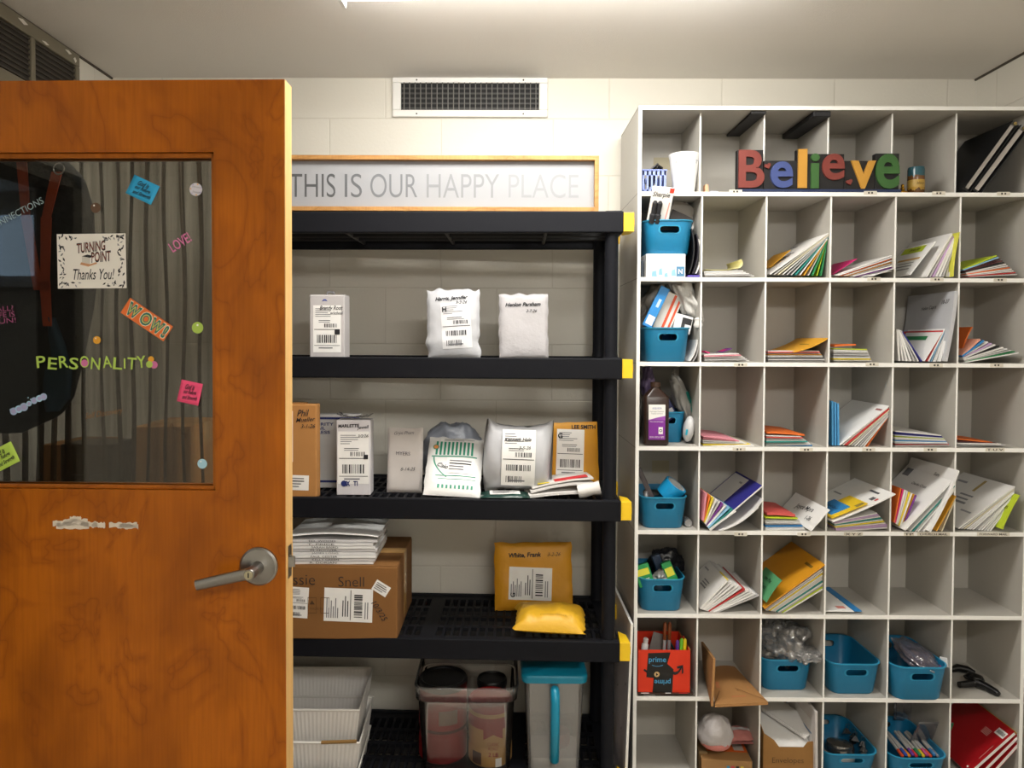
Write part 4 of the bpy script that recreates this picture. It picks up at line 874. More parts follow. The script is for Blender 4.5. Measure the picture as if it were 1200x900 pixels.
def art2(b, o, r, h):
    b.grid(10, 6, lambda u, v: (r*1.01*math.sin(-.3+.9*u), -r*1.01*math.cos(-.3+.9*u), h*(.62+.28*v)-h*.1*(1-v)*abs(2*u-1)), redp); b.build('red_shield', o)
    b = B(); b.grid(6, 6, lambda u, v: (r*1.006*math.sin(-.9+.5*u), -r*1.006*math.cos(-.9+.5*u), h*(.05+.22*v)), pm('#4b2616', .6)); b.grid(6, 6, lambda u, v: (r*1.006*math.sin(.25+.3*u), -r*1.006*math.cos(.25+.3*u), h*(.02+.16*v)), WHITE); b.build('label_picture', o)
    b = B(); F = MF((.012, -r*1.02, h*.45), (1, 0, 0)); b.text('CLASSIC', F, redp, h=.012, w=.04); b.text('ROAST', MF((.012, -r*1.02, h*.37)), redp, h=.011, w=.034); b.text('2 LB', MF((.012, -r*1.02, h*.26)), redp, h=.014, w=.034, bold=.02); b.build('lettering', o)
ztop = lambda py, y: at(545, py, y).z
tub((at(519, 800, 2.56).x, 2.575, z0+.004), .086, ztop(797, 2.55)-z0-.024, redp, blk, 'red coffee tub with a black lid inside the clear bin', None, art1)
tub((at(574, 800, 2.66).x+.008, 2.685, z0+.004), .055, ztop(798, 2.66)-z0-.024, redp, blk, 'coffee tub with black lid at the back of the clear bin')
tub((at(574, 830, 2.55).x+.002, 2.55, z0+.004), .077, ztop(822, 2.52)-z0-.024, crm, redp, 'cream coffee tub with a red lid inside the clear bin', redp, art2)
# tall container with teal lid and handle
x0, x1, z0, z1 = fz(613, 686, 792, 920, 2.455); z0 = ST[4]; w_ = x1-x0; h_ = at(650, 797, 2.45).z-z0; d_ = .17
t = thing('storage_container', 'tall clear storage container with a teal lid and handle, lowest shelf', 'container', ((x0+x1)/2, 2.445+d_/2, z0+.0005))
b = B(); loft(b, [lp(w_*.82, d_*.86, .02, 0), lp(w_*.96, d_*.97, .024, h_), lp(w_*.97, d_*.98, .024, h_+.001)], clear('milky_plastic', '#d8d8d8', .3, .2, .3)); b.build('container_body', t, 50, solid=.002)
teal = pm('#0f86a6', .35, var=.03)
b = B(); loft(b, [lp(w_*1.06, d_*1.06, .026, h_-.008), lp(w_*1.08, d_*1.08, .028, h_+.004), lp(w_*1.08, d_*1.08, .028, h_+.014), lp(w_*1.02, d_*1.02, .026, h_+.02)], teal, True, True); b.build('lid', t, 50)
b = B(); b.tube([(0, -d_/2-.0, h_-.03), (0, -d_/2-.022, h_-.034), (0, -d_/2-.03, h_-.06), (0, -d_/2-.026, h_*.5), (0, -d_/2-.014, .06), (0, -d_/2+.014, .05)], .0155, teal, 12); b.build('handle', t, 60)
b = B(); loft(b, [lp(w_*.78, d_*.8, .02, .006), lp(w_*.83, d_*.86, .02, h_*.16)], pm('#e9e4da', .8), True, True); b.build('white_powder', t)
b = B(); b.lathe([(.03, 0), (.034, .012), (.034, .05), (0, .05)], pm('#8e2f36', .5), 20, Matrix.Translation((.028, .01, h_*.16+.002))); b.build('red_scoop', t)
# boards in the gap
bd = pm('#e4dde4', .5, var=.1, scale=6)
t = thing('poster_board', 'large grey board standing on edge between shelving and mail sorter', 'board', (.4325, 2.46, 0.001), (0, .03, 0))
b = B(); p_top = at(743, 732, 2.46).z; b.box(-.004, .004, 0, .40, 0, p_top, bd); b.box(-.0042, .0042, -.0012, 0, 0, p_top, WHITE); b.box(-.0042, .0042, 0, .40, p_top, p_top+.0012, WHITE); b.build('board_sheet', t)
b = B()
for (y, z) in ((.1, .2), (.05, p_top*.62), (.2, p_top*.5)): b.box(-.0048, -.0042, y, y+.004, z, z+.008, pm('#3d3a40', .7))
b.build('scuff_marks', t)
b = B(); b.box(-.003, .003, 0, .3, 0, .60, pm('#161516', .5)); tag(b.build('black_board', bevel=.001), 'thin black board standing behind the grey poster board', 'board', loc=(.4545, 2.48, .001), rot=(0, .008, 0))
# ------------------------------------------------------------------ mail in the pigeonholes
PAL = dict(W=('white', '#e6e4e1'), W2=('white', '#d8d6d4'), W3=('white', '#efeeec'), C=('cream', '#ddd4b8'), G=('grey', '#b4b2b2'), P=('pale pink', '#dc8e9c'), H=('hot pink', '#cf1f70'), O=('orange', '#e2702a'),
           Y=('yellow', '#e3cb33'), L=('lime', '#bccf2c'), B=('blue', '#2a80c0'), N=('navy', '#2b2a82'), T=('teal', '#2c8a84'), V=('violet', '#74348a'), R=('red', '#bf3130'), K=('black', '#1d1d20'),
           A=('golden yellow', '#dca02a'), M=('maroon', '#54272b'), S=('lilac', '#c4a4cb'), F=('peach', '#df9f88'), J=('green', '#2c8650'), D=('brown', '#a3743a'), Q=('light blue', '#8cbfe2'), Z=('salmon red', '#d65a55'))
COLN = ('first', 'second', 'third', 'fourth', 'fifth', 'sixth'); ROWN = ('top', 'second', 'third', 'fourth', 'fifth', 'sixth', 'seventh', 'bottom')
def paper(k): return pm(PAL[k][1], .6, var=.04, scale=16)
def where(r, c): return '%s column, %s row' % (COLN[c-1], ROWN[r-1])
def slab(b, L_, D_, t_, m, bend=0, wav=.0, nu=8, edge=None):
    def top(u, v): return (u*L_, v*D_, bend*4*u*(1-u)+wav*nz(u*4, v*3, L_*77))
    def bot(u, v): p = top(u, v); return (p[0], p[1], p[2]-t_)
    b.grid(nu, 3, top, m); b.grid(nu, 3, lambda u, v: bot(1-u, v), m); e = edge or m
    for v in (0, 1): b.add([top(i/nu, v) for i in range(nu+1)] + [bot(i/nu, v) for i in range(nu+1)], [(i, nu+1+i, nu+2+i, i+1)[::1 if v == 0 else -1] for i in range(nu)], e)
    for u in (0, 1): b.add([top(u, j/3) for j in range(4)] + [bot(u, j/3) for j in range(4)], [(j, 4+j, 5+j, j+1)[::-1 if u == 0 else 1] for j in range(3)], e)
    return top
def letter(p0, p1, Y, D, t, key, label, name='envelope', cat='letter', group=None, bend=0, marks=(), wav=.0, edge=None, texts=(), mat=None):
    """one piece of mail: its front edge runs p0 -> p1 in the photo at depth Y, reaching D back into the hole"""
    a, c = at(p0[0], p0[1], Y), at(p1[0], p1[1], Y); ci = int(((a.x+c.x)/2-.469)/.2215); lo, hi = (colx(ci) if ci else .476)+.005, min(colx(ci+1), XEND-.006)-.005
    a.x = max(a.x, lo); c.x = min(c.x, hi-(t if abs(c.z-a.z) > abs(c.x-a.x) else 0)); c.x = max(c.x, lo); dx, dz = c.x-a.x, c.z-a.z; L_ = math.hypot(dx, dz)
    b = B(); top = slab(b, L_, D, t, mat or paper(key), bend, wav, edge=edge)
    for (u0, u1, v0, v1, k) in marks:
        b.grid(6, 2, lambda u, v: tuple(Vector(top(u0+(u1-u0)*u, v0+(v1-v0)*v))+Vector((0, 0, .0007))), paper(k) if k in PAL else pm(k, .7))
    o = b.build(name); tag(o, label, cat, group, a, (0, -math.atan2(dz, dx), 0))
    if texts:
        b = B()
        for (s_, u, v, w_, k, ang) in texts:
            q = top(u, v); b.text(s_, MF((q[0], q[1], q[2]+.0013), (math.sin(ang), -math.cos(ang), 0), (math.cos(ang), math.sin(ang), 0)), pm(k, .7), w=w_, shear=.3, bold=.005)
        b.build('writing', o)
    return o
ADDR = ((.42, .46, .35, .62, '#8a8a8e'), (.5, .53, .38, .62, '#8a8a8e'), (.58, .61, .36, .62, '#8a8a8e'), (.8, .84, .72, .92, '#9a9a9e'))
def fan(r, c, e0, e1, cols, pile, D=(.19, .26), Y=None, bend=0.0, kind='letter', tmax=.0055, first=ADDR, jit=.010, fill=.72):
    """a pile of letters from front edge e0 (top of pile) to e1 (bottom), colours listed top first"""
    n = len(cols); Y = Y or YC+.012; S = lambda t: [(e0[k][0]*(1-t)+e1[k][0]*t, e0[k][1]*(1-t)+e1[k][1]*t) for k in (0, 1)]
    cnt = {}
    for k in cols: cnt[PAL[k][0]] = cnt.get(PAL[k][0], 0)+1
    for i, k in enumerate(cols):
        t = i/max(1, n-1); p, q = S(t); y = Y+rnd.uniform(0, jit)
        if n > 1:
            p2, q2 = S(min(1, t+1/(n-1))) if i < n-1 else S(t-1/(n-1)); a, b_ = at(*p, y), at(*q, y); a2, b2 = at(*p2, y), at(*q2, y)
            d = (b_-a); nn = Vector((-d.z, 0, d.x)).normalized(); gap = min(abs((a2-a).dot(nn)), abs((b2-b_).dot(nn))); mid = abs(((a2+b2)/2-(a+b_)/2).dot(nn))
            th = max(.0007, min(tmax, .5*gap+.4*mid if gap < .3*mid else fill*mid))
        else: th = .002
        nm = PAL[k][0]; 
        if cnt[nm] == 1: lb, g = '%s %s in the %s, %s' % (nm, kind, pile, where(r, c)), None
        elif i == 0: lb, g = 'topmost %s %s in the %s, %s' % (nm, kind, pile, where(r, c)), None
        else: lb, g = '%s %s within the %s, %s' % (nm, kind, pile, where(r, c)), '%s %ss in the %s of the %s' % (nm, kind, pile, where(r, c))
        if g and (cnt[nm] == 2 and PAL[cols[0]][0] == nm): lb, g = 'lower %s %s in the %s, %s' % (nm, kind, pile, where(r, c)), None
        letter(p, q, y, rnd.uniform(*D), th, k, lb, group=g, bend=bend*(1-.5*t), marks=first if i == 0 else ())
# row 2
fan(2, 2, ((825, 318), (871, 317)), ((826, 323.6), (884, 323)), ['W', 'W2', 'W', 'G', 'W'], 'flat pile', jit=.02)
letter((827, 315.5), (864, 314), YC+.03, .2, .0012, 'C', 'pale yellow sheet curling on the flat pile, second column, second row', bend=-.004, mat=pm('#ddd596', .6))
b = B(); b.grid(12, 4, lambda u, v: (.018*math.sin(2.4*u), .17*v, .018*(1-math.cos(2.4*u))), pm('#ddd596', .6)); q = at(864, 314.6, YC+.03); tag(b.build('curled_sheet', None, 180, solid=.0008), 'pale yellow curled sheet end rising from the flat pile, second column, second row', 'paper', loc=q+Vector((.001, 0, .001)))
fan(2, 3, ((902, 321), (981, 273)), ((962, 323), (976, 284)), ['W', 'W2', 'C', 'W', 'G', 'W2', 'T', 'W', 'A', 'W2', 'J', 'L', 'J'], 'leaning pile', (.22, .27))
letter((903, 313), (926, 293), YC+.10, .16, .002, 'A', 'golden yellow envelope behind the leaning pile, third column, second row')
letter((945, 283), (962, 268), YC+.17, .1, .002, 'J', 'green card sticking up behind the leaning pile, third column, second row')
fan(2, 4, ((979, 322), (1046, 299)), ((1010, 324), (1049, 317)), ['W', 'W2', 'O', 'W', 'D', 'W2', 'W', 'V', 'G', 'W3'], 'leaning pile', (.18, .25), first=())
letter((976, 321), (1004, 303), YC+.04, .18, .0025, 'H', 'hot pink envelope standing out of the leaning pile, fourth column, second row')
letter((1022, 323.5), (1049, 314), YC-.01, .2, .001, 'W', 'lowest white letter sticking out of the leaning pile, fourth column, second row')
fan(2, 5, ((1085, 324), (1115, 273)), ((1112, 324), (1121, 288)), ['W', 'W2', 'S', 'W', 'W3', 'G', 'W2', 'W'], 'upright bundle', (.24, .285), tmax=.008)
letter((1066, 322), (1096, 283), YC+.03, .2, .003, 'W3', 'white printed newsletter standing before the upright bundle, fifth column, second row', marks=((.75, .95, .2, .9, 'L'), (.5, .56, .1, .8, '#c9a05a'), (.2, .24, .2, .6, '#999999'), (.3, .34, .2, .7, '#999999'), (.4, .43, .2, .7, '#999999')), texts=(('James Joy', .85, .5, .07, '#33331a', 0),))
letter((1116.5, 324), (1125, 272), YC-.005, .16, .003, 'L', 'yellow-green paper at the end of the upright bundle, fifth column, second row', bend=.004, mat=pm('#d5d24e', .6))
fan(2, 6, ((1128, 315), (1168, 299)), ((1136, 324), (1192, 321)), ['L', 'Q', 'M', 'M', 'K', 'W', 'W2', 'O', 'W', 'W2', 'R', 'W'], 'sloping pile', (.18, .25), first=())
# row 3
fan(3, 2, ((825, 415.5), (866, 414)), ((826, 423), (878, 422)), ['W', 'P', 'W2', 'W', 'G', 'W'], 'flat pile', jit=.02)
letter((826, 411), (832, 413), YC+.03, .06, .004, 'H', 'small hot pink tag on the flat pile, second column, third row')
letter((846, 412.5), (858, 408), YC+.1, .07, .002, 'V', 'violet and pink card tip on the flat pile, second column, third row', marks=((.1, .6, .1, .9, 'H'),))
fan(3, 3, ((900, 411), (960, 411)), ((900, 423.5), (968, 423.5)), ['W', 'Z', 'W2', 'A', 'W', 'G', 'K', 'W2', 'G', 'W'], 'flat pile', (.22, .27), jit=.02, first=())
letter((930, 412), (978, 396), YC+.005, .26, .004, 'A', 'big golden yellow envelope slanting over the flat pile, third column, third row', bend=-.006, marks=((.6, .65, .2, .5, '#8a6a1a'),))
fan(3, 4, ((977, 408), (1016, 409)), ((977, 423.5), (1022, 423.5)), ['L', 'W', 'W2', 'W', 'G', 'W', 'W2', 'Y', 'W', 'G'], 'flat pile', (.2, .26), jit=.02, first=())
letter((978, 404.5), (1003, 403), YC+.02, .2, .006, 'O', 'orange booklet on the flat pile, fourth column, third row', bend=.001)
letter((1106, 423), (1119, 341), YC-.012, .285, .012, 'W', 'tall white mailer with handwriting standing upright, fifth column, third row', 'poly_mailer', 'mailer', bend=-.004, wav=.0015, mat=poly_w, texts=(('Helen Capra', .78, .5, .09, '#2a2a2e', .05), ('10-27', .86, .16, .045, '#2a2a2e', .05)))
fan(3, 5, ((1053, 423), (1050.5, 386)), ((1080, 424), (1057, 389)), ['W', 'W2', 'W', 'W3', 'G', 'W2', 'N'], 'bundle leaning back', (.2, .26), first=(), tmax=.006)
fan(3, 5, ((1083, 423), (1104, 389)), ((1098, 424), (1113, 378)), ['W3', 'R', 'W3', 'Q', 'W', 'W2', 'W'], 'bundle leaning forward', (.2, .27), first=((.72, .86, .3, .95, 'J'),), tmax=.007)
letter((1101.5, 423.5), (1116, 373), YC+.0, .27, .003, 'W3', 'white envelope right against the tall white mailer, fifth column, third row', marks=((.62, .78, .3, .95, 'Q'),))
fan(3, 6, ((1127, 416), (1148, 397)), ((1131, 424), (1194, 413)), ['F', 'B', 'W', 'S', 'W2', 'K', 'W', 'W3', 'G', 'J', 'W'], 'fanned pile', (.18, .25), first=())
letter((1127, 412), (1139, 383), YC+.05, .18, .004, 'O', 'orange folded paper rising behind the fanned pile, sixth column, third row', bend=.004)
# row 4
fan(4, 2, ((824, 511), (862, 515)), ((824, 523), (884, 521.5)), ['P', 'P', 'W', 'W2', 'Y', 'W'], 'flat pile', (.18, .25), jit=.02, first=())
fan(4, 3, ((898, 510), (939, 511)), ((898, 523), (952, 521.5)), ['W', 'Z', 'W2', 'W', 'T', 'W2', 'W', 'B'], 'flat pile', (.18, .26), jit=.02, first=())
letter((899, 506), (943, 509), YC+.015, .22, .006, 'O', 'big orange envelope topping the flat pile, third column, fourth row', bend=.002)
fan(4, 4, ((984, 521), (1052, 475.5)), ((1015, 523.5), (1045, 490)), ['W3', 'W', 'R', 'C', 'W2', 'W', 'G', 'W2', 'W', 'O'], 'leaning pile', (.24, .28), first=((.86, .9, .03, .18, '#a06060'),))
for k in range(3): letter((975+3.3*k, 522), (974.6+3.3*k, 470+1.5*k), YC+.02, .15, .006, 'Q', 'light blue packet standing on edge, fourth column, fourth row', 'packet', 'packet', 'light blue packets on edge in the fourth row', mat=pm('#4d9bd2', .5))
fan(4, 5, ((1049, 505), (1103, 510)), ((1049, 522), (1113, 521.5)), ['W', 'N', 'N', 'W2', 'L', 'W', 'W2', 'B', 'W', 'G', 'R', 'W'], 'flat pile', (.2, .27), jit=.02, first=())
fan(4, 6, ((1122, 514), (1163, 518)), ((1122, 522), (1178, 521)), ['O', 'M', 'W', 'G'], 'thin flat pile', (.14, .2), jit=.02, first=())
# row 5
letter((832, 621), (902, 569), YC-.005, .28, .005, 'N', 'blue and white catalogue leaning over the pile, second column, fifth row', 'catalogue', 'catalogue', marks=((.03, .97, .42, .97, 'W'), (.85, .89, .5, .6, '#555560')), edge=paper('W'))
letter((843, 622), (904, 585), YC-.015, .26, .003, 'W', 'white envelope sagging under the blue catalogue, second column, fifth row', bend=-.018)
letter((838, 622.5), (889, 594), YC+.0, .24, .003, 'W2', 'white letter just under the blue catalogue, second column, fifth row', bend=-.012)
fan(5, 2, ((823, 610), (827, 578)), ((831, 620), (862, 598)), ['P', 'O', 'Y', 'W', 'W2', 'V', 'W', 'Q', 'T', 'W'], 'steep pile', (.15, .2), first=(), Y=YC-.01)
fan(5, 3, ((897, 606), (935, 607)), ((897, 622), (944, 621)), ['L', 'W', 'W2', 'W', 'G', 'B', 'W', 'W2', 'W'], 'flat pile', (.18, .25), jit=.02, first=())
letter((899, 601), (932, 603), YC+.02, .19, .008, 'Z', 'salmon red folded papers topping the flat pile, third column, fifth row', bend=.002)
letter((950, 622), (979, 597), YC-.03, .285, .003, 'W3', 'white handwritten envelope tilted against the divider, third column, fifth row', texts=(('Joyce Mpra', .6, .5, .13, '#2a2a2e', .1), ('1-26', .35, .25, .04, '#2a2a2e', .1)), wav=.002)
letter((971, 611), (1054, 578.5), YC-.035, .285, .004, 'W3', 'large white envelope sloping across the hole, fourth column, fifth row', bend=-.004, marks=((.7, .78, .12, .2, '#55555a'), (.86, .9, .2, .42, '#55555a'), (.55, .58, .7, .9, '#9a9a9e'), (.72, .78, .06, .1, 'R')))
letter((974, 607.3), (1017, 590), YC-.028, .13, .002, 'Y', 'yellow envelope lying on the large white envelope, fourth column, fifth row', mat=pm('#e6c128', .5), marks=((.72, .95, .05, .2, '#8a7a3a'),))
letter((974, 603), (996, 593.5), YC-.0, .12, .0025, 'B', 'blue envelope on top of the yellow one, fourth column, fifth row', texts=(('David Sand', .5, .5, .08, '#1a2a4a', 0),))
fan(5, 4, ((977, 611), (1028, 601)), ((980, 622), (1043, 618)), ['W', 'S', 'W2', 'T', 'W', 'Y', 'W', 'S', 'S', 'W2'], 'pile under the large white envelope', (.18, .24), first=())
fan(5, 5, ((1047, 612), (1055, 572)), ((1057, 619), (1073, 580)), ['O', 'H', 'W', 'W2', 'Y', 'W', 'A', 'V'], 'steep bundle', (.18, .24), first=(), tmax=.006)
letter((1060, 621), (1119, 560), YC-.02, .285, .004, 'W3', 'big white envelope with name in ink before the bundle, fifth column, fifth row', texts=(('Charles Cross', .72, .45, .09, '#2a2a2e', 0), ('CHURCH MINISTRY', .42, .5, .08, '#3a3a40', 0)), marks=((.8, .94, .8, .94, '#7a7a80'),))
fan(5, 5, ((1066, 622), (1118, 568)), ((1082, 622.5), (1124, 573)), ['W', 'T', 'W2', 'W', 'G', 'W'], 'slanted bundle', (.2, .26), first=(), tmax=.006, Y=YC-.012)
letter((1089, 622.5), (1134, 551), YC-.03, .285, .006, 'W3', 'tall white mailer rising behind the big white envelope, fifth column, fifth row', bend=-.006, texts=(('Sum', .85, .35, .03, '#2a2a2e', 0),))
letter((1097, 622), (1130, 581), YC-.015, .22, .004, 'A', 'golden yellow envelope under the tall white mailer, fifth column, fifth row')
letter((1103, 622.5), (1130, 586), YC-.01, .22, .004, 'C', 'cream envelope beneath the tall white mailer, fifth column, fifth row')
fan(5, 6, ((1123, 619), (1189, 570)), ((1160, 622), (1187, 586)), ['W', 'W2', 'C', 'W', 'W2', 'W', 'G', 'W2', 'W', 'W3', 'W2', 'W'], 'thick leaning pile', (.24, .28), first=ADDR+((.3, .33, .1, .3, '#9a9a9e'), (.7, .95, .45, .5, '#b09a60')))
letter((1174, 620), (1196, 580), YC-.01, .08, .004, 'L', 'lime green note standing beside the thick leaning pile, sixth column, fifth row', bend=.003, texts=(('notes', .6, .5, .05, '#33401a', 0),))
# row 6
fan(6, 2, ((820, 713), (852, 680)), ((838, 717.5), (889, 697)), ['W', 'W2', 'W', 'W3', 'W2', 'R', 'W', 'W2', 'W', 'G'], 'leaning pile', (.22, .27), first=ADDR)
letter((826.5, 704), (853, 678.5), YC+.03, .09, .0025, 'Y', 'yellow strip of paper on the leaning pile, second column, sixth row', marks=((.05, .3, .05, .9, 'O'),))
letter((893, 712.5), (966, 661), YC-.01, .285, .005, 'A', 'large golden yellow envelope on the leaning pile, third column, sixth row', marks=((.84, .88, .1, .3, '#7a5a14'),), mat=pm('#d8951f', .5))
fan(6, 3, ((897, 714.5), (966, 667)), ((918, 718), (967, 690)), ['W', 'W2', 'Y', 'W', 'W2', 'W', 'T', 'W', 'G', 'L', 'W'], 'leaning pile', (.22, .27), first=())
letter((895, 706), (916, 680), YC-.03, .15, .002, 'J', 'green handwritten sheet lying on the golden yellow envelope, third column, sixth row', bend=.003, mat=pm('#58a06f', .6), texts=(('see Pat', .7, .5, .06, '#1f3a28', 0), ('Tues', .4, .5, .04, '#1f3a28', 0)))
letter((966, 716), (1001, 716.5), YC+.01, .25, .002, 'W3', 'white letter lying flat, fourth column, sixth row', marks=((.55, .85, .1, .2, '#d88a80'), (.2, .5, .5, .6, '#cccccc')))
letter((1001.5, 716), (1010, 716), YC+.012, .25, .002, 'B', 'blue slip lying beside the flat white letter, fourth column, sixth row')
# ------------------------------------------------------------------ teal bins
binm = pm('#15759f', .38, var=.03, bump=.03, bscale=400); binl = pm('#2790b8', .35, var=.02)
def rr(w, d, r, z, n=6): return [(x, y+d/2*0, z) for x, y in rrect(w, d, r, n)]
b = B(); W0, D0, H0 = .20, .26, .112
loft(b, [lp(W0*.78, D0*.82, .03, 0), lp(W0*.83, D0*.86, .034, .006), lp(W0*.97, D0*.97, .042, H0)], binm)
proto = b.build('bin_proto'); md = proto.modifiers.new('s', 'SOLIDIFY'); md.thickness = .0025; md.offset = -1; bake(proto)
st_ = [( .027+.011*math.cos(a), .011*math.sin(a)) for a in [(-PI/2+PI*k/8) for k in range(9)]]; st_ += [(-x, -y) for x, y in st_]
b = B(); b.prism(st_, -.4, .4, binm, MF((0, 0, H0-.031))); cut = b.build('bin_cut')
md = proto.modifiers.new('b', 'BOOLEAN'); md.operation = 'DIFFERENCE'; md.object = cut; md.solver = 'EXACT'; bake(proto); bpy.data.objects.remove(cut)
BODY = proto.data; bpy.data.objects.remove(proto); BODY.shade_smooth(); BODY.set_sharp_from_angle(angle=math.radians(35))
b = B(); loft(b, [lp(W0*.975, D0*.975, .042, H0-.004), lp(W0*1.0, D0*1.0, .045, H0-.002), lp(W0*1.0, D0*1.0, .045, H0+.001), lp(W0*.955, D0*.96, .041, H0+.0012), lp(W0*.955, D0*.96, .041, H0-.003)], binl, False); o = b.build('bin_rim'); RIM = o.data; bpy.data.objects.remove(o); RIM.shade_smooth(); RIM.set_sharp_from_angle(angle=math.radians(50))
b = B()
fr_pts = lambda k, y: [(x*k, y, H0-.031+z*k) for x, z in st_]
o1, o2 = fr_pts(1.0, 0), fr_pts(1.18, 0); n = len(o1)
slope = lambda z: -D0/2*(.86+.11*(z/H0))-.0012
vs = [(x, slope(z), z) for x, y, z in o1] + [(x, slope(z), z) for x, y, z in o2]; b.add(vs, [(i, (i+1) % n, n+(i+1) % n, n+i) for i in range(n)], binl); o = b.build('slot_surround'); SLOT = o.data; bpy.data.objects.remove(o)
def tealbin(pxl, pxr, py_rim, py_bot, Y, label, z=None, depth=.26, rz=0, w=None):
    pl_, pr_ = at(pxl, py_rim, Y), at(pxr, py_rim, Y); w_ = w or (pr_.x-pl_.x); zb = at(pxl, py_bot, Y).z if z is None else z; xm = (pl_.x+pr_.x)/2; ci = min(5, max(0, int((xm-.469)/.2215))); lo, hi = (colx(ci) if ci else .477)+.006+w_/2, colx(ci+1)-.006-w_/2; xm = max(lo, min(hi, xm)) if lo < hi else (lo+hi)/2
    h_ = at((pxl+pxr)/2, py_rim, Y).z-zb; t = thing('storage_bin', label, 'storage bin', (xm, Y+depth/2, zb), (0, 0, rz)); t.scale = (w_/W0, depth/D0, h_/H0)
    for nm_, me in (('bin_body', BODY), ('bin_rim', RIM), ('slot_surround', SLOT)): o = bpy.data.objects.new(nm_, me); COL.objects.link(o); o.parent = t
    return t, w_, h_, zb
Z1 = [rowz(r) for r in range(0, 9)]
def slip(name, label, cat, p, size, rot, m, parts=(), bev=.002, group=None):
    """a small cuboid pack: base centre p, size, rotation"""
    b = B(); b.box(-size[0]/2, size[0]/2, -size[1]/2, size[1]/2, 0, size[2], m)
    if not parts: return tag(b.build(name, bevel=bev), label, cat, group, p, rot)
    t = thing(name, label, cat, p, rot, group); b.build('carton_body', t, bevel=bev)
    for nm_, fn in parts: b = B(); fn(b, size); b.build(nm_, t)
    return t
# --- first column
q = at(778, 310, YC+.01); zc = Z1[2]
x0, x1, z0, z1 = fz(757, 803.5, 297.5, 323, YC+.004)
def wb(b, s):
    F = lambda x, z: MF((x*s[0], -s[1]/2-.0008, z*s[2])); c1, c2 = pm('#8fc0d8', .5), pm('#4f86ad', .5)
    for (x, z, w_, h_) in ((-.3, .13, .14, .26), (-.12, .2, .1, .3), (.02, .1, .1, .2), (.2, .16, .12, .3)): b.poly([(0, 0), (w_*s[0], 0), (w_*s[0]*.8, h_*s[2]), (w_*s[0]*.1, h_*s[2]*.8)], c1, F(x-.06, z-.1))
    b.poly([(0, 0), (.2*s[0], 0), (.2*s[0], .42*s[2]), (0, .42*s[2])], c2, F(.27, .04)); b.text('N', F(.37, .25) @ Matrix.Translation((0, 0, .0005)), WHITE, h=.2*s[2], bold=.03); b.text('paper clips', F(-.1, .7), pm('#b9c6d6', .5), w=.3*s[0])
slip('carton', 'white and blue carton under a teal bin, first column, second row', 'box', ((x0+x1)/2, YC+.004+.12, zc), (x1-x0, .24, z1-zc), (0, 0, 0), pm('#e9ecef', .5), (('printed_markings', wb),))
slip('carton', 'thin grey folder edge beside the white and blue carton, second row', 'folder', (x0-.008, YC+.13, zc), (.008, .2, .06), (0, 0, 0), pm('#3b4652', .5))
zb2 = z1+.001
tealbin(755.5, 815.5, 257.5, 299, YC+.006, 'teal bin with a marker pack in it, first column, second row', z=zb2, depth=.25)
def sharpie(b, s):
    F = lambda x, z, e=0: MF((x*s[0], -s[1]/2-.0008-e, z*s[2]))
    b.text('Sharpie', F(-.05, .78), INK, w=.8*s[0], h=.17*s[2], shear=.25, bold=.01); b.poly([(.3*s[0], .86*s[2]), (.5*s[0], .86*s[2]), (.5*s[0], .99*s[2]), (.3*s[0], .99*s[2])], pm('#d8402c', .5), MF((0, -s[1]/2-.0006, 0))); b.poly([(.28*s[0], 0), (.34*s[0], 0), (.42*s[0], .6*s[2]), (.36*s[0], .6*s[2])], pm('#e09a90', .5), F(0, 0))
    for x in (-.28, -.05): b.lathe([(.011, 0), (.011, .03), (.008, .034), (.009, .07), (.004, .078)], INK, 12, Matrix.Translation((x*s[0], -s[1]/2-.004, 0)))
slip('marker_pack', 'white marker pack reading Sharpie in the teal bin, second row', 'marker pack', at(770, 261, YC+.028), (.074, .010, .125), (.44, .09, 0), pm('#e6e3df', .5), (('printed_front', sharpie),))
slip('mailer_sheet', 'grey folded sheet in the teal bin behind the marker pack, second row', 'paper', at(792, 264, YC+.07), (.085, .004, .1), (-.3, .5, .1), pm('#a8a29a', .5))
slip('mailer_sheet', 'white folded sheet in the teal bin behind the marker pack, second row', 'paper', at(797, 262, YC+.10), (.10, .004, .085), (-.3, .6, 0), pm('#e4e2df', .5))
slip('black_pouch', 'flat black pouch lying in the teal bin, second row', 'pouch', at(797, 262, YC+.04), (.085, .006, .045), (-.5, .42, 0), pm('#2c2826', .6))
for k, (px, c_, lb) in enumerate(((811, '#151518', 'black magazine bowed'), (815, '#201c26', 'dark magazine bowed'), (819, '#d9d7d4', 'white-edged magazine bowed'))):
    letter((px-4, 320.5), (px-1+2*k, 268+6*k), YC+.02, .22, .004, 'K', '%s on edge between bin and divider, second row' % lb, 'magazine', 'magazine', bend=-.012, mat=pm(c_, .35))
letter((806, 322.5), (822, 322.5), YC+.008, .18, .006, 'V', 'violet booklet flat on the shelf beside the white and blue carton', 'booklet', 'booklet', mat=pm('#5b49b0', .5))
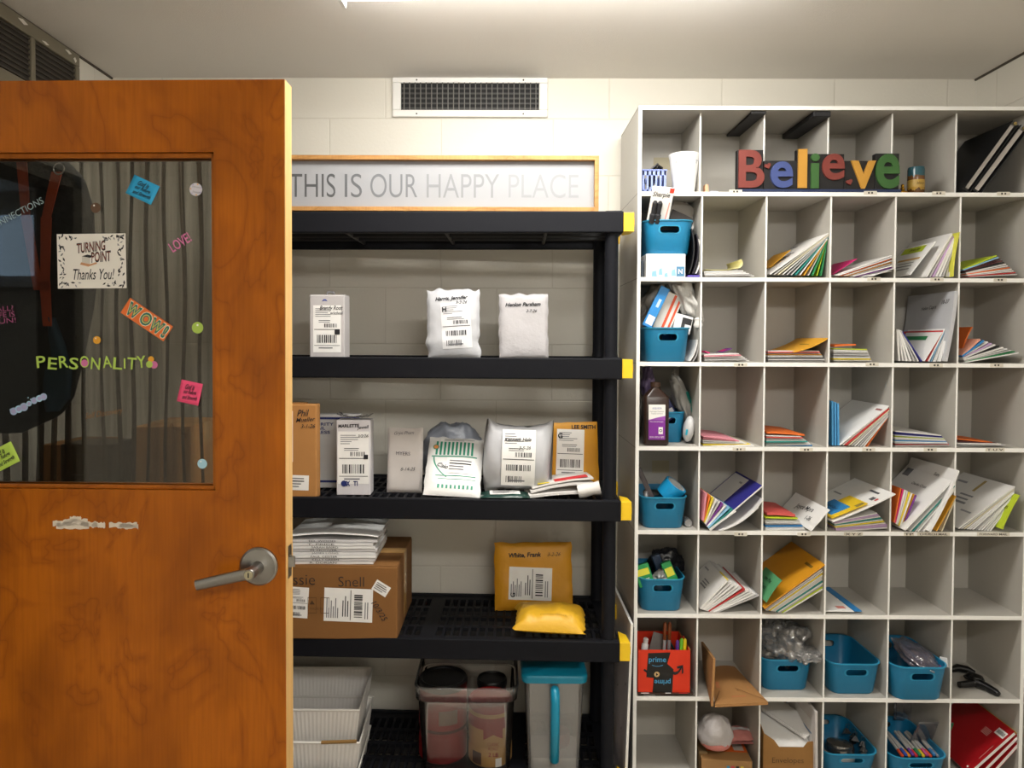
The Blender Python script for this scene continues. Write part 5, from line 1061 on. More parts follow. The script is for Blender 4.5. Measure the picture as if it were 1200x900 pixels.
# row 1
bkm = pm('#8393cf', .4); x0, x1, z0, z1 = fz(750, 782.5, 198.5, 224, YC+.02); hh = z1-Z1[1]; cx_ = at(766, 210, YC+.02).x
t = thing('slotted_basket', 'small lavender slotted basket with cables, first column, top row', 'basket', (cx_+.004, YC+.10, Z1[1])); w_ = .088
b = B(); loft(b, [lp(w_*.86, .13, .008, 0), lp(w_*.86, .13, .008, .002)], bkm, True, True)
for (y_, nrm) in ((-.068, 1), (.068, 1)):
    for i in range(6):
        x = -w_*.43+i*w_*.86/5; b.box(x-.0035, x+.0035, y_-.0012, y_+.0012, 0, hh, bkm)
    b.box(-w_*.45, w_*.45, y_-.0012, y_+.0012, 0, hh*.18, bkm); b.box(-w_*.48, w_*.48, y_-.0012, y_+.0012, hh*.78, hh, bkm)
for x_ in (-w_*.45, w_*.45): b.box(x_-.001, x_+.001, -.067, .067, 0, hh, bkm)
b.build('basket_body', t, bevel=.0006)
b = B(); b.tube([(-w_*.5, -.07, hh), (w_*.5, -.07, hh), (w_*.5, .07, hh), (-w_*.5, .07, hh), (-w_*.5, -.07, hh)], .0025, bkm, 6); b.build('rim', t)
cb_ = pm('#17171a', .4)
b = B()
for k in range(7): b.tube([(-.02+.006*k, -.03+.012*k, hh*.5), (-.01+.006*k, -.03+.01*k, hh+.006), (.018+.004*k, -.03+.01*k, hh+.03+.003*(k % 3)), (.036, -.03+.01*k, hh+.018), (.034, -.02+.008*k, hh-.01+.004*k)], .0032, cb_, 6)
tag(b.build('cable_bundle'), 'bundle of black cables spilling over the lavender basket', 'cables', loc=t.location)
x0, x1, z0, z1 = fz(784.5, 822, 181, 223, YC+.06)
t = thing('paper_cup', 'tall white cup standing beside the lavender basket, top row', 'cup', ((x0+x1)/2-.002, YC+.07, Z1[1])); r_ = (x1-x0)/2-.001; hh = z1-Z1[1]
b = B(); b.lathe([(r_*.62, .004), (r_*.64, 0), (r_*.95, hh-.012), (r_*.99, hh-.006), (r_, hh), (r_*.96, hh), (r_*.6, .008), (0, .008)], pm('#f1f1f1', .35, var=.01), 40); b.build('cup_body', t, 45)
b = B()
for a in (-.85, .8):
    for k in range(5): b.disc(rnd.uniform(-.005, .005), rnd.uniform(-.008, .008), .003, pm('#c2c4c8', .5), MF((r_*.89*math.sin(a), -r_*.89*math.cos(a), hh*.78), (math.cos(a), math.sin(a), 0), (.0, -.14, 1)) @ Matrix.Translation((0, 0, .001)), 6)
b.build('printed_pattern', t)
b = B(); b.box(-.033, .033, -.0008, 0, -.024, .024, pm('#b6ad92', .7)); o = b.build('taped_note', sorter); o.location = at(776, 192, YC+CD-.001); o['label'] = 'beige paper note on the back panel'
b = B(); b.box(-.033, .033, -.0008, 0, -.024, .024, pm('#b6ad92', .7)); o = b.build('taped_note', sorter); o.location = at(774, 547, YC+CD-.001); o['label'] = 'beige paper note on the back panel'
slip('toy_block', 'small peach block beside the white cup, second column, top row', 'block', at(828, 223, YC+.05)*0+Vector((at(828, 223, YC+.05).x, YC+.06, Z1[1])), (.012, .03, .036), (0, 0, 0), pm('#d9a582', .6))
slip('toy_block', 'small white and violet trinket, second column, top row', 'trinket', (at(836, 220, YC+.06).x, YC+.06, Z1[1]), (.028, .02, .014), (0, 0, .2), pm('#cfcbe0', .5), (('violet_side', lambda b, s: b.box(-.005, .0145, -.0108, .0105, .001, .009, pm('#6b63b8', .5))),))
# Believe sign
Ys = YC+.006; X = lambda px: at(px, 200, Ys).x
Zs = lambda py: at(960, py, Ys).z
t = thing('word_sign', 'dark block sign spelling Believe in coloured letters on the top row', 'sign', (X(960), Ys, Z1[1])); ox = X(960); oz = Z1[1]
bkb = pm('#141213', .6); b = B(); b.box(X(865)-ox, X(1056)-ox, -.004, .028, 0, .011, pm('#1d2c50', .5)); b.build('base_board', t, bevel=.001)
b = B()
for (a, c_, top) in ((864.5, 895, 175.5), (896, 934.5, 188), (934.5, 946, 174.8), (946, 990, 180), (990.4, 1026, 188), (1026.5, 1054.5, 179.3)): b.box(X(a)-ox, X(c_)-ox-.0006, .004, .028, .011, Zs(top)-oz, bkb)
b.build('backing_blocks', t, bevel=.001)
_t3 = {}
def text3(b, ch, x0, x1, z0, z1, y, th, m, bold=.03):
    g, fs, asp = text_geo(ch, 0, bold, 6); w_, h_ = x1-x0, z1-z0; cx_, cz_ = (x0+x1)/2, (z0+z1)/2
    b.add([(cx_+p[0]*w_, y-th, cz_+p[1]*h_) for p in g], fs, m)
    es = {}
    for f in fs:
        for i in range(len(f)):
            e = (f[i], f[(i+1) % len(f)]); es[tuple(sorted(e))] = es.get(tuple(sorted(e)), []) + [e]
    for k, l in es.items():
        if len(l) == 1:
            i, j = l[0]; p, q = g[i], g[j]
            b.add([(cx_+p[0]*w_, y-th, cz_+p[1]*h_), (cx_+q[0]*w_, y-th, cz_+q[1]*h_), (cx_+q[0]*w_, y, cz_+q[1]*h_), (cx_+p[0]*w_, y, cz_+p[1]*h_)], [(3, 2, 1, 0)], m)
rd, bu, yl, gn = pm('#77322a', .55, var=.06), pm('#3c4b82', .55, var=.06), pm('#bd8a33', .55, var=.05), pm('#355f2c', .55, var=.06)
for ch, a, c_, tp, bt, m in (('B', 865.5, 895.5, 176, 220.5, rd), ('e', 903, 929, 189.5, 220.5, bu), ('l', 935.2, 945.5, 175, 220.5, yl), ('i', 949.8, 960, 180.2, 221, gn), ('e', 963.5, 989.5, 180.3, 211, rd), ('v', 997, 1026, 188.3, 221, yl), ('e', 1026.3, 1054, 180.3, 221, gn)):
    b = B(); text3(b, ch, X(a)-ox, X(c_)-ox, Zs(bt)-oz, Zs(tp)-oz, .004, .008, m, .022); o = b.build('letter_' + {'l': 'bar', 'B': 'capital'}.get(ch, 'shape'), t); o['label'] = 'letter %s of the sign' % ch
for (px, py) in ((899, 195), (995, 213.5)):
    s_ = .011; pts = []
    for k in range(24):
        a = 2*PI*k/24; pts.append((s_*.062*16*math.sin(a)**3, s_*.062*(13*math.cos(a)-5*math.cos(2*a)-2*math.cos(3*a)-math.cos(4*a))))
    b = B(); b.prism(pts, 0, .006, rd, MF((X(px)-ox, 0, Zs(py)-oz), (1, 0, .35), (-.35, 0, 1))); b.build('heart', t)
gold = pm('#b98a28', .25, .9); b = B(); b.lathe([(.012, 0), (.013, .004), (.011, .009), (.007, .012), (.0075, .02), (.004, .024), (.0055, .028), (.0045, .033), (0, .036)], gold, 16); b.tube([(-.013, -.004, .005), (0, -.01, .007), (.013, -.004, .005)], .004, gold, 8)
tag(b.build('figurine', None, 60), 'tiny gold seated figurine beside the coloured word sign', 'figurine', loc=(X(1062.5), YC+.03, Z1[1]))
t = thing('candle_jar', 'small brown and gold glass jar with a teal top, top row', 'jar', (X(1084), YC+.06, Z1[1])); hh = at(1084, 196.5, YC+.06).z-Z1[1]
jb, N, L, p_ = nmat('jar_glaze'); tc = N.new('ShaderNodeTexCoord'); nz_ = N.new('ShaderNodeTexNoise'); nz_.inputs['Scale'].default_value = 90; L.new(tc.outputs['Object'], nz_.inputs['Vector'])
sp = N.new('ShaderNodeSeparateXYZ'); L.new(tc.outputs['Object'], sp.inputs[0]); ma = N.new('ShaderNodeMath'); ma.operation = 'MULTIPLY_ADD'; ma.inputs[1].default_value = .022; L.new(nz_.outputs['Fac'], ma.inputs[0]); L.new(sp.outputs['Z'], ma.inputs[2])
rp = N.new('ShaderNodeValToRGB'); rp.color_ramp.interpolation = 'CONSTANT'; E_ = rp.color_ramp.elements; E_[0].color = lin('#5a3a1c'); E_[1].position = .03; E_[1].color = lin('#b08a3a'); e = E_.new(.056); e.color = lin('#6b4522'); e = E_.new(.078); e.color = lin('#2d5560'); L.new(ma.outputs[0], rp.inputs[0]); L.new(rp.outputs[0], p_.inputs['Base Color']); p_.inputs['Roughness'].default_value = .2
b = B(); b.lathe([(.026, 0), (.0275, .004), (.0275, hh*.9), (.0255, hh), (.0235, hh), (.0235, .01), (0, .01)], jb, 32); b.build('jar_body', t, 50)
b = B(); b.lathe([(.0276, hh*.28), (.0279, hh*.3), (.0279, hh*.52), (.0276, hh*.54)], pm('#b08f3f', .4), 32); b.text('bless', MF((0, -.0286, hh*.41)), pm('#4d3515', .6), w=.025, shear=.3); b.build('jar_label', t)
# dark slabs against the underside of the top panel, binders in the last hole
for (px, wpx, th, lb, c_) in ((892, 17, .009, 'flat black strip just under the top panel above the word sign', 2), (966, 20, .018, 'thick black strip just under the top panel above the middle of the sign', 3)):
    xr_ = colx(c_)-.004; b = B(); b.box(-wpx/339/1, 0, 0, .28, -th, 0, pm('#201f22', .6)); tag(b.build('black_strip', bevel=.002), lb, 'strip', loc=(xr_, YC+.008, ZT-.0145))
def binder(p0, p1, Y, t_, label):
    a, c_ = at(*p0, Y), at(*p1, Y); L_ = (c_-a).length; t = thing('ring_binder', label, 'binder', a, (0, -math.atan2(c_.z-a.z, c_.x-a.x), 0)); bm_ = pm('#131417', .4, var=.1)
    for z_ in (0, -t_): b = B(); b.box(0, L_, 0, .26, z_-.003, z_, bm_); b.build('cover', t, bevel=.001)
    b = B(); b.box(0, .004, 0, .26, -t_-.003, 0, bm_); b.build('spine', t)
    b = B(); b.box(.012, L_-.012, .006, .25, -t_*.72, -.004, pm('#bdb8b2', .6)); b.build('page_block', t)
    b = B(); b.lathe([(.006, 0), (.006, .004)], pm('#a09060', .3, 1), 12, MF((L_-.006, 0, -t_*.5))); b.build('clasp', t)
binder((1129, 221), (1187, 141), YC+.0, .024, 'black ring binder leaning on top in the last hole of the top row')
binder((1140, 222.5), (1197, 146), YC+.0, .028, 'black ring binder leaning underneath in the last hole of the top row')
# row 3, first column
tealbin(755.5, 811.5, 384, 424.5, YC+.006, 'teal bin crammed with cartons and plastic bags, first column, third row', z=Z1[3], depth=.25)
filmw = clear('cloudy_film', '#e6e4e2', .55, .2, .4); film = clear('thin_film', '#dcdade', .3, .1, .6)
def bag(name, label, c, r, m, seed, amp=.45, rot=(0, 0, 0), cat='plastic bag', fq=2.4, n=26):
    b = B(); blob(b, (0, 0, 0), r, m, amp, seed, n, fq); return tag(b.build(name, None, 180), label, cat, loc=c, rot=rot)
bag('plastic_bag', 'grey crumpled plastic bag behind the blue pack, third row', at(768, 357, YC+.15), (.045, .05, .085), pm('#8d8780', .3, bump=.4, bscale=40), 3, rot=(0, .45, 0))
bag('plastic_bag', 'white plastic bag drooping over the side of the bin, third row', at(805, 351, YC+.10), (.033, .05, .09), pm('#d5d4d0', .3, bump=.4, bscale=40), 5, rot=(0, -.5, 0))
b = B(); b.lathe([(.012, 0), (.017, .01), (.012, .022), (.015, .03), (.005, .036)], pm('#deddd9', .35), 12); tag(b.build('bag_knot', None, 60), 'knotted end of the white bag at the divider, third row', 'plastic bag', loc=at(818, 384, YC+.03))
def pk(lines): 
    def fn(b, s):
        for (x0, x1, z0, z1, c_) in lines: b.rect(x0*s[0], x1*s[0], z0*s[2], z1*s[2], -s[1]/2-.0007, pm(c_, .5))
    return fn
slip('flat_pack', 'bright blue flat pack slanting out of the teal bin, third row', 'pack', at(757.5, 383, YC+.035), (.034, .012, .155), (-.1, .46, 0), pm('#1f86cf', .4), (('white_panel', pk(((-.35, .4, .06, .28, '#dfe4ea'), (-.1, .2, .5, .7, '#bcd6ee')))),))
slip('carton', 'white carton with two orange stripes in the teal bin, third row', 'box', at(772, 388, YC+.09), (.062, .05, .14), (-.1, .42, 0), pm('#e8e5e0', .5), (('orange_stripes', pk(((-.05, .1, .0, .98, '#e2552f'), (.28, .4, .0, .98, '#e2552f'), (-.5, .5, .985, 1.0, '#d8cdb4')))),))
slip('carton', 'white carton with a black picture panel in the teal bin, third row', 'box', at(796, 391, YC+.085), (.062, .05, .065), (-.15, .25, 0), pm('#e6e6e6', .5), (('picture_panel', pk(((-.1, .45, .5, .85, '#232325'), (-.1, .1, .15, .5, '#3a3a3d')))),))
letter((808, 423), (818, 398), YC+.02, .17, .003, 'W', 'small white booklet leaning beside the teal bin, third row', 'booklet', 'booklet', bend=-.006)
letter((812, 423.5), (820, 400), YC+.02, .17, .002, 'G', 'small grey booklet leaning beside the teal bin, third row', 'booklet', 'booklet', bend=-.008)
# row 4, first column
t = thing('peroxide_bottle', 'brown plastic bottle with a white and violet label, first column, fourth row', 'bottle', (at(768.3, 500, YC+.03).x, YC+.04, Z1[4])); s_ = 1/339*1.012
hb = at(768, 466, YC+.02).z-Z1[4]; hn = at(768, 448, YC+.02).z-Z1[4]; bw = 29.5*s_; br_ = pm('#2a1a14', .25, var=.05)
b = B(); loft(b, [lp(bw*.9, .05, .012, 0), lp(bw, .058, .012, .006), lp(bw, .058, .012, hb), lp(bw*.92, .054, .014, hb+.006), lp(bw*.36, .03, .013, hn-.022), lp(bw*.34, .028, .0135, hn-.016)], br_, True, True); b.build('bottle_body', t, 40)
b = B(); b.lathe([(bw*.18, hn-.018), (bw*.2, hn-.017), (bw*.2, hn-.001), (bw*.17, hn)], pm('#3a261c', .4), 24); b.build('cap', t, 40)
b = B(); y_ = -.0298; lw = bw*.66; zl, zh = hb*.13, hb*.86
b.rect(-lw/2, lw/2, zl+(zh-zl)*.5, zh, y_, WHITE); b.rect(-lw/2, lw/2, zl, zl+(zh-zl)*.56, y_-.0004, pm('#7e2596', .5)); b.poly([(-lw/2, zl+(zh-zl)*.56), (lw/2, zl+(zh-zl)*.56), (lw/2, zl+(zh-zl)*.68), (0, zl+(zh-zl)*.63)], pm('#9a4fb0', .5), MF((0, y_-.0005, 0)))
F = lambda z: MF((0, y_-.0012, z))
b.text('equate', F(zl+(zh-zl)*.89), pm('#7a86b8', .5), w=lw*.55); b.text('Hydrogen Peroxide', F(zl+(zh-zl)*.8), DIM, w=lw*.85); b.text('Topical Solution', F(zl+(zh-zl)*.74), DIM, w=lw*.7); b.text('First Aid Antiseptic', F(zl+(zh-zl)*.51), WHITE, w=lw*.8); b.text('32 FL OZ (1 QT)', F(zl+(zh-zl)*.07), WHITE, w=lw*.85, bold=.02)
b.rect(lw*.1, lw*.36, zl+(zh-zl)*.16, zl+(zh-zl)*.36, y_-.0009, WHITE); b.disc(lw*.23, zl+(zh-zl)*.26, lw*.09, INK, MF((0, y_-.0013, 0))); b.disc(lw*.23, zl+(zh-zl)*.26, lw*.05, WHITE, MF((0, y_-.0017, 0))); b.build('label', t)
tealbin(764, 805, 483, 520.5, YC+.085, 'small teal bin behind the brown bottle, first column, fourth row', z=Z1[4], depth=.19)
slip('carton', 'navy carton standing in the bin behind the brown bottle, fourth row', 'box', at(786, 492, YC+.15), (.06, .03, .08), (-.1, -.5, 0), pm('#1d2468', .45), (('white_mark', pk(((.1, .4, .3, .5, '#e0e0e4'),))),))
slip('carton', 'small white carton in the bin behind the brown bottle, fourth row', 'box', at(782, 492, YC+.11), (.035, .03, .06), (-.1, -.6, 0), pm('#d9d9de', .45), (('red_mark', pk(((-.5, .5, .1, .25, '#d0453a'),))),))
o = bag('plastic_bag', 'silvery plastic pack with a teal stripe standing in the fourth row', at(798.5, 467, YC+.12), (.026, .03, .092), pm('#8b8985', .3, bump=.3, bscale=60), 8, .25, (0, -.32, 0))
b = B(); b.grid(3, 6, lambda u, v: (.016+.012*u, -.024+.012*u, -.06+.08*v), pm('#0e7f74', .4)); b.build('teal_stripe', o, solid=.002)
b = B(); blob(b, (0, 0, 0), (.019, .03, .046), pm('#c9c9c9', .4), .05, 4, 16); o = tag(b.build('white_bottle', None, 180), 'rounded white pack on the shelf beside the small teal bin, fourth row', 'pack', loc=at(807, 504, YC+.07)+Vector((0, 0, .004)), rot=(0, .15, 0))
b = B(); b.box(-.016, -.01, -.031, -.026, -.02, .0, pm('#2aa5bf', .4)); b.build('teal_mark', o)
bag('plastic_bag', 'violet and clear plastic bag standing behind the brown bottle, fourth row', at(759, 447, YC+.19), (.02, .03, .06), pm('#7a6a8e', .3, bump=.3, bscale=60), 9, .4)
# row 5, first column
tealbin(751.5, 808, 583.5, 621, YC+.008, 'teal bin holding a roll of blue tape, first column, fifth row', z=Z1[5], depth=.25)
t = thing('tape_roll', 'roll of bright blue tape tipped in the teal bin, fifth row', 'tape', at(787, 574, YC+.07), (.25, .62, 0)); b = B(); b.lathe([(.034, -.027), (.042, -.027), (.042, .027), (.034, .027), (.034, -.027)], pm('#1593cc', .35), 32); b.build('tape_body', t, 40); b = B(); b.lathe([(.031, -.0265), (.0342, -.0275), (.0342, .0275), (.031, .0265), (.031, -.0265)], pm('#c3c6c8', .5), 32); b.build('core', t, 40)
slip('ruler', 'dark narrow ruler sticking out of the teal bin, fifth row', 'ruler', at(767, 590, YC+.045), (.018, .004, .135), (-.15, -.42, 0), pm('#3a3032', .4))
b = B(); b.lathe([(.009, 0), (.009, .02), (.007, .023), (.007, .032), (0, .033)], pm('#8e8e91', .3, .6), 16); tag(b.build('glue_tube', None, 40), 'silver capped tube at the side of the teal bin, fifth row', 'tube', loc=at(757, 586, YC+.05))
b = B(); b.lathe([(.013, 0), (.014, .003), (.014, .045), (.009, .052), (.009, .06), (0, .06)], pm('#a8a8aa', .25, .6), 18, Matrix.Rotation(-PI/2, 4, 'X')); tag(b.build('battery', None, 40), 'silver battery lying on the shelf beside the teal bin, fifth row', 'battery', loc=(at(806.5, 612, YC+.05).x, YC+.045, Z1[5]+.0145))
# row 6, first column
tealbin(749, 805.5, 679.5, 717, YC+.006, 'teal bin with green tape cartons, first column, sixth row', z=Z1[6], depth=.25)
grn = pm('#14904a', .4); yb = pm('#d8d23a', .5)
def gbox(b, s): b.rect(-.4*s[0], .4*s[0], .5*s[2], .8*s[2], -s[1]/2-.0007, yb); b.text('TAPE', MF((0, -s[1]/2-.0012, .28*s[2])), WHITE, w=.6*s[0], bold=.02)
slip('tape_carton', 'green tape carton with a light stripe at the bin side, sixth row', 'box', at(758, 686, YC+.04), (.055, .03, .075), (-.2, -.3, 0), grn, (('printed_front', gbox),))
slip('tape_carton', 'green tape carton leaning at the middle of the bin, sixth row', 'box', at(793, 690, YC+.05), (.035, .03, .10), (-.2, -.4, 0), grn, (('printed_front', gbox),))
slip('tape_carton', 'navy pack behind the green tape cartons, sixth row', 'box', at(780, 684, YC+.11), (.03, .03, .11), (-.1, -.35, 0), pm('#1d3350', .4))
bag('plastic_bag', 'clear crumpled bag among the green tape cartons, sixth row', at(777, 676, YC+.075), (.034, .03, .024), filmw, 12, .4)
bag('plastic_bag', 'black bag at the back of the bin of green cartons, sixth row', at(781, 660, YC+.19), (.06, .035, .055), pm('#1c1d22', .3, bump=.3, bscale=60), 14, .3)
# row 7, first column
x0, x1, z0, z1 = fz(747.5, 809, 762.5, 808, YC+.012); zb = Z1[7]+.0085
letter((748, 815.3), (816, 815.3), YC+.003, .2, .003, 'K', 'dark magazine lying under the orange box, first column, seventh row', 'magazine', 'magazine', mat=pm('#5f5a52', .35), marks=((.1, .3, .01, .06, 'W'), (.4, .7, .01, .06, 'M')))
letter((748, 813), (812, 813), YC+.003, .2, .0025, 'C', 'second magazine lying directly under the orange box, seventh row', 'magazine', 'magazine', mat=pm('#3a2b22', .3), marks=((.05, .2, .005, .03, 'W'), (.5, .6, .005, .03, 'W'), (.75, .9, .005, .03, 'R')))
zb = at(778, 811.6, YC+.012).z; w_, h_ = x1-x0, z1-zb; red_ = pm('#d9330f', .55, var=.05)
t = thing('open_box', 'open orange-red box with black printed tape, first column, seventh row', 'box', (x0, YC+.012, zb+.001)); b = B(); th = .003; dd = .17
b.box(0, w_, 0, th, 0, h_, red_); b.box(0, w_, dd-th, dd, 0, h_, red_); b.box(0, th, th, dd-th, 0, h_, red_); b.box(w_-th, w_, th, dd-th, 0, h_, red_); b.box(th, w_-th, th, dd-th, 0, th, red_); b.build('carton_body', t)
b = B(); b.grid(4, 10, lambda u, v: (w_-.001+.002*u, dd*v, h_-.001+.004*u), kraft); b.build('torn_edge', t, solid=.0015)
b = B(); y_ = -.0008
b.poly([(.16*w_, .36*h_), (.30*w_, .34*h_), (.28*w_, 0), (.66*w_, 0), (.67*w_, .28*h_), (.68*w_, .55*h_), (.56*w_, .68*h_), (.62*w_, .95*h_), (.19*w_, .93*h_)], pm('#101010', .3), MF((0, y_, 0)))
F = lambda x, z, e=0, r=0: MF((x*w_, y_-.0006-e, z*h_), (math.cos(r), 0, math.sin(r)), (-math.sin(r), 0, math.cos(r)))
cy_ = pm('#4a9fd0', .4); b.text('prime', F(.37, .76), cy_, w=.33*w_, h=.16*h_, bold=.01); b.text('prime', F(.47, .26, 0, PI), cy_, w=.31*w_, h=.15*h_, bold=.01)
def smile(cx_, cz_, r_, m, flip=1, a0=.25, a1=.75, t_=.0022):
    for k in range(8):
        A0 = -PI*(a0+(a1-a0)*k/8); A1 = -PI*(a0+(a1-a0)*(k+1)/8); P = lambda a, rr_: (cx_*w_+rr_*math.cos(a)*1.25, cz_*h_+flip*rr_*math.sin(a)*.7)
        b.poly([P(A0, r_), P(A0, r_+t_), P(A1, r_+t_), P(A1, r_)][::1 if flip > 0 else -1], m, MF((0, y_-.0008, 0)))
smile(.37, .72, .02, cy_); b.disc(.36*w_, .43*h_, .0095, pm('#c9a873', .5), MF((0, y_-.0008, 0))); b.poly([(.345*w_, .39*h_), (.385*w_, .43*h_), (.345*w_, .47*h_)], INK, MF((0, y_-.0012, 0)))
ap = [(.66, .47), (.71, .455), (.76, .475), (.80, .53), (.83, .60)]
for k in range(4):
    (x0_, z0_), (x1_, z1_) = ap[k], ap[k+1]; tk = .035
    b.poly([(x0_*w_, (z0_-tk)*h_), (x1_*w_, (z1_-tk)*h_), (x1_*w_, (z1_+tk)*h_), (x0_*w_, (z0_+tk)*h_)], INK, MF((0, y_-.0008, 0)))
b.poly([(.74*w_, .62*h_), (.86*w_, .66*h_), (.87*w_, .47*h_), (.84*w_, .44*h_), (.835*w_, .58*h_), (.75*w_, .57*h_)], INK, MF((0, y_-.0012, 0))); b.poly([(.1*w_, .52*h_), (.17*w_, .46*h_), (.17*w_, .52*h_), (.12*w_, .56*h_)], INK, MF((0, y_-.0008, 0))); b.build('printed_tape', t)
def pen(label, px, py, py2, Y, r, bodyc, capc, rot=(0, 0, 0), clr=False):
    p = at(px, py2, Y); hgt = (at(px, py, Y).z-p.z)+.05; t = thing('marker_pen', label, 'marker', p-Vector((0, 0, .05)), rot); b = B(); b.lathe([(r, 0), (r, hgt*.62)], clear('pen_film', '#cfcfd2', .5) if clr else pm(bodyc, .4), 14); b.build('barrel', t, 40); b = B(); b.lathe([(r*1.06, hgt*.6), (r*1.06, hgt*.95), (r*.5, hgt)], pm(capc, .35), 14); b.build('cap', t, 40)
pen('tall clear marker with an orange cap, nearer the box side', 778, 729, 764, YC+.1, .0062, '#c9c9cc', '#8f4a22', (0, .02, 0)); pen('tall clear marker with an orange cap beside its twin', 783.5, 729, 764, YC+.11, .0062, '#bdbdc2', '#8f4a22', (0, .02, 0))
for (px, c_, nm_) in ((793, '#5a2f8c', 'violet'), (797.5, '#64b32e', 'green'), (801.5, '#e3c81f', 'yellow')): pen('white marker with a %s cap in the orange-red box' % nm_, px, 748 if nm_ != 'violet' else 750, 766, YC+.04, .006, '#dedede', c_, (0, .03, 0))
pen('teal pen slanting at the back of the orange-red box', 800, 738, 764, YC+.14, .004, '#1c5f68', '#1c5f68', (0, -.5, 0)); pen('black pen with a red tip in the orange-red box', 799, 745, 766, YC+.08, .004, '#1c1c20', '#b02a20', (0, .05, 0))
b = B(); b.lathe([(.012, 0), (.012, .05), (.007, .056), (.009, .058), (.009, .07), (.006, .073)], pm('#d9d9dc', .3), 18); o = tag(b.build('glue_bottle', None, 40), 'small white glue bottle at the side of the orange-red box', 'bottle', loc=at(754, 771, YC+.05), rot=(0, .12, 0))
slip('paper_insert', 'grey card standing at the back of the orange-red box', 'card', at(768, 768, YC+.12), (.06, .003, .08), (-.1, .3, .1), pm('#8a8683', .6))
# row 7 brown bag, bins, clamps
bgm = pm('#a87a48', .75, var=.1, scale=10, bump=.2, bscale=30); bgr = pm('#b0512e', .7)
t = thing('paper_bag', 'folded brown paper grocery bag sticking out, second column, seventh row', 'paper bag')
P = lambda x, y, Y: at(x, y, Y)
a0, a1, a2, a3 = P(838, 829, 2.42), P(900, 826, 2.43), P(858, 781, 2.79), P(834, 781, 2.79)
def thick(b, quad, n_, t_, m, cut=8):
    n_ = Vector(n_).normalized()*t_; q0 = [Vector(p) for p in quad]
    f = lambda u, v: q0[0].lerp(q0[1], u).lerp(q0[3].lerp(q0[2], u), v)
    b.grid(cut, cut, lambda u, v: f(u, v)+n_*(1+.8*math.sin(PI*u)*math.sin(PI*v)), m); b.grid(cut, cut, lambda u, v: f(1-u, v), m)
    for k, e in enumerate(((0, 1), (1, 2), (2, 3), (3, 0))): p, q = q0[e[0]], q0[e[1]]; b.add([p, q, q+n_, p+n_], [(0, 1, 2, 3)], m)
b = B(); thick(b, (a0, a1, a2, a3), (0, 0, 1), .010, bgm); b.build('flat_panel', t)
b = B(); c0, c1, c2, c3 = P(836, 828, 2.425), P(838.5, 772, 2.44), P(824, 752, 2.76), P(826, 784, 2.78); thick(b, (c0, c3, c2, c1), (-1, 0, 0), .008, bgm); b.build('gusset_panel', t)
b = B(); L0 = lambda u, v, e=.0135: a0.lerp(a1, u).lerp(a3.lerp(a2, u), v)+Vector((0, 0, e))
for (u0, u1, v0, v1) in ((.06, .2, .35, .5), (.62, .84, .32, .55), (.35, .65, .12, .15)): b.add([L0(u0, v0), L0(u1, v0), L0(u1, v1), L0(u0, v1)], [(0, 1, 2, 3)], pm('#b9764a', .75))
for (u0, v0, u1, v1) in ((.0, .02, .12, .25), (.98, .02, .5, .3), (.5, .3, .55, .24)):
    p, q = L0(u0, v0, .0138), L0(u1, v1, .018); d = (q-p).cross(Vector((0, 0, 1))).normalized()*.0012; b.add([p-d, q-d, q+d, p+d], [(0, 1, 2, 3)], pm('#6d4a24', .8))
b.build('creases_and_print', t)
tealbin(891.5, 956, 774, 810.5, YC+.035, 'teal bin stuffed with crumpled clear plastic, third column, seventh row', z=Z1[7], depth=.245, rz=.02)
cr = clear('crinkled_film', '#d8d6d6', .34, .16, .7)
bag('plastic_wrap', 'big crumpled clear plastic wrap bulging from the bin, third column', at(918, 752, YC+.13), (.082, .09, .066), cr, 21, .5, fq=2.4, n=36)
bag('plastic_wrap', 'long clear plastic wrap tail hanging over the bin rim, third column', at(944, 766, YC+.05), (.046, .05, .016), cr, 27, .7, (0, -.12, 0), fq=3.2, n=26)
def clip_wire(label, p, rot): b = B(); b.tube([(0, 0, 0), (.012, 0, .0), (.014, .004, 0), (.012, .008, 0), (-.004, .008, 0), (-.006, .004, 0), (-.003, .001, 0)], .0011, pm('#c9c9cc', .25, 1), 6); tag(b.build('paper_clip'), label, 'paper clip', loc=p, rot=rot)
tealbin(975.5, 1038, 779, 816, YC+.008, 'nearly empty teal bin, fourth column, seventh row', z=Z1[7], depth=.27, w=.192)
for k in range(3): clip_wire('thin metal clip in the nearly empty teal bin', at(1010+5*k, 808, YC+.09)*0+Vector((at(1004+6*k, 790, YC+.08).x, YC+.04+.03*k, Z1[7]+.009+.012*(k == 0))), (0, 0, .6+k)); COL.objects[-1]['group'] = 'metal clips in the nearly empty teal bin'
tealbin(1044, 1116, 783, 822.5, YC-.035, 'teal bin holding a zip bag, pushed past the shelf edge, fifth column', z=Z1[7]+.0004, depth=.285, w=.198)
o = bag('zip_bag', 'clear zip bag with violet zip lying in the fifth column teal bin', at(1074, 768, YC+.07), (.06, .09, .026), clear('lilac_film', '#b9aec6', .3, .1, .7), 33, .3, (.22, .2, .2), fq=2.2, n=28)
b = B(); b.tube([(.03, -.085, .006), (.055, -.05, .006), (.068, 0, .002)], .0028, pm('#8a3b78', .4), 6); b.build('zip_strip', o)
slip('white_card', 'small white card corner in the fifth column teal bin', 'card', at(1107, 781, YC+.03), (.02, .03, .03), (-.2, .3, .3), pm('#e0e0e0', .5))
t = thing('spring_clamp', 'black plastic clamp lying on the shelf, sixth column, seventh row', 'clamp', (at(1142, 793, YC+.08).x, YC+.085, Z1[7]+.001)); kb_ = pm('#0c0c0e', .3)
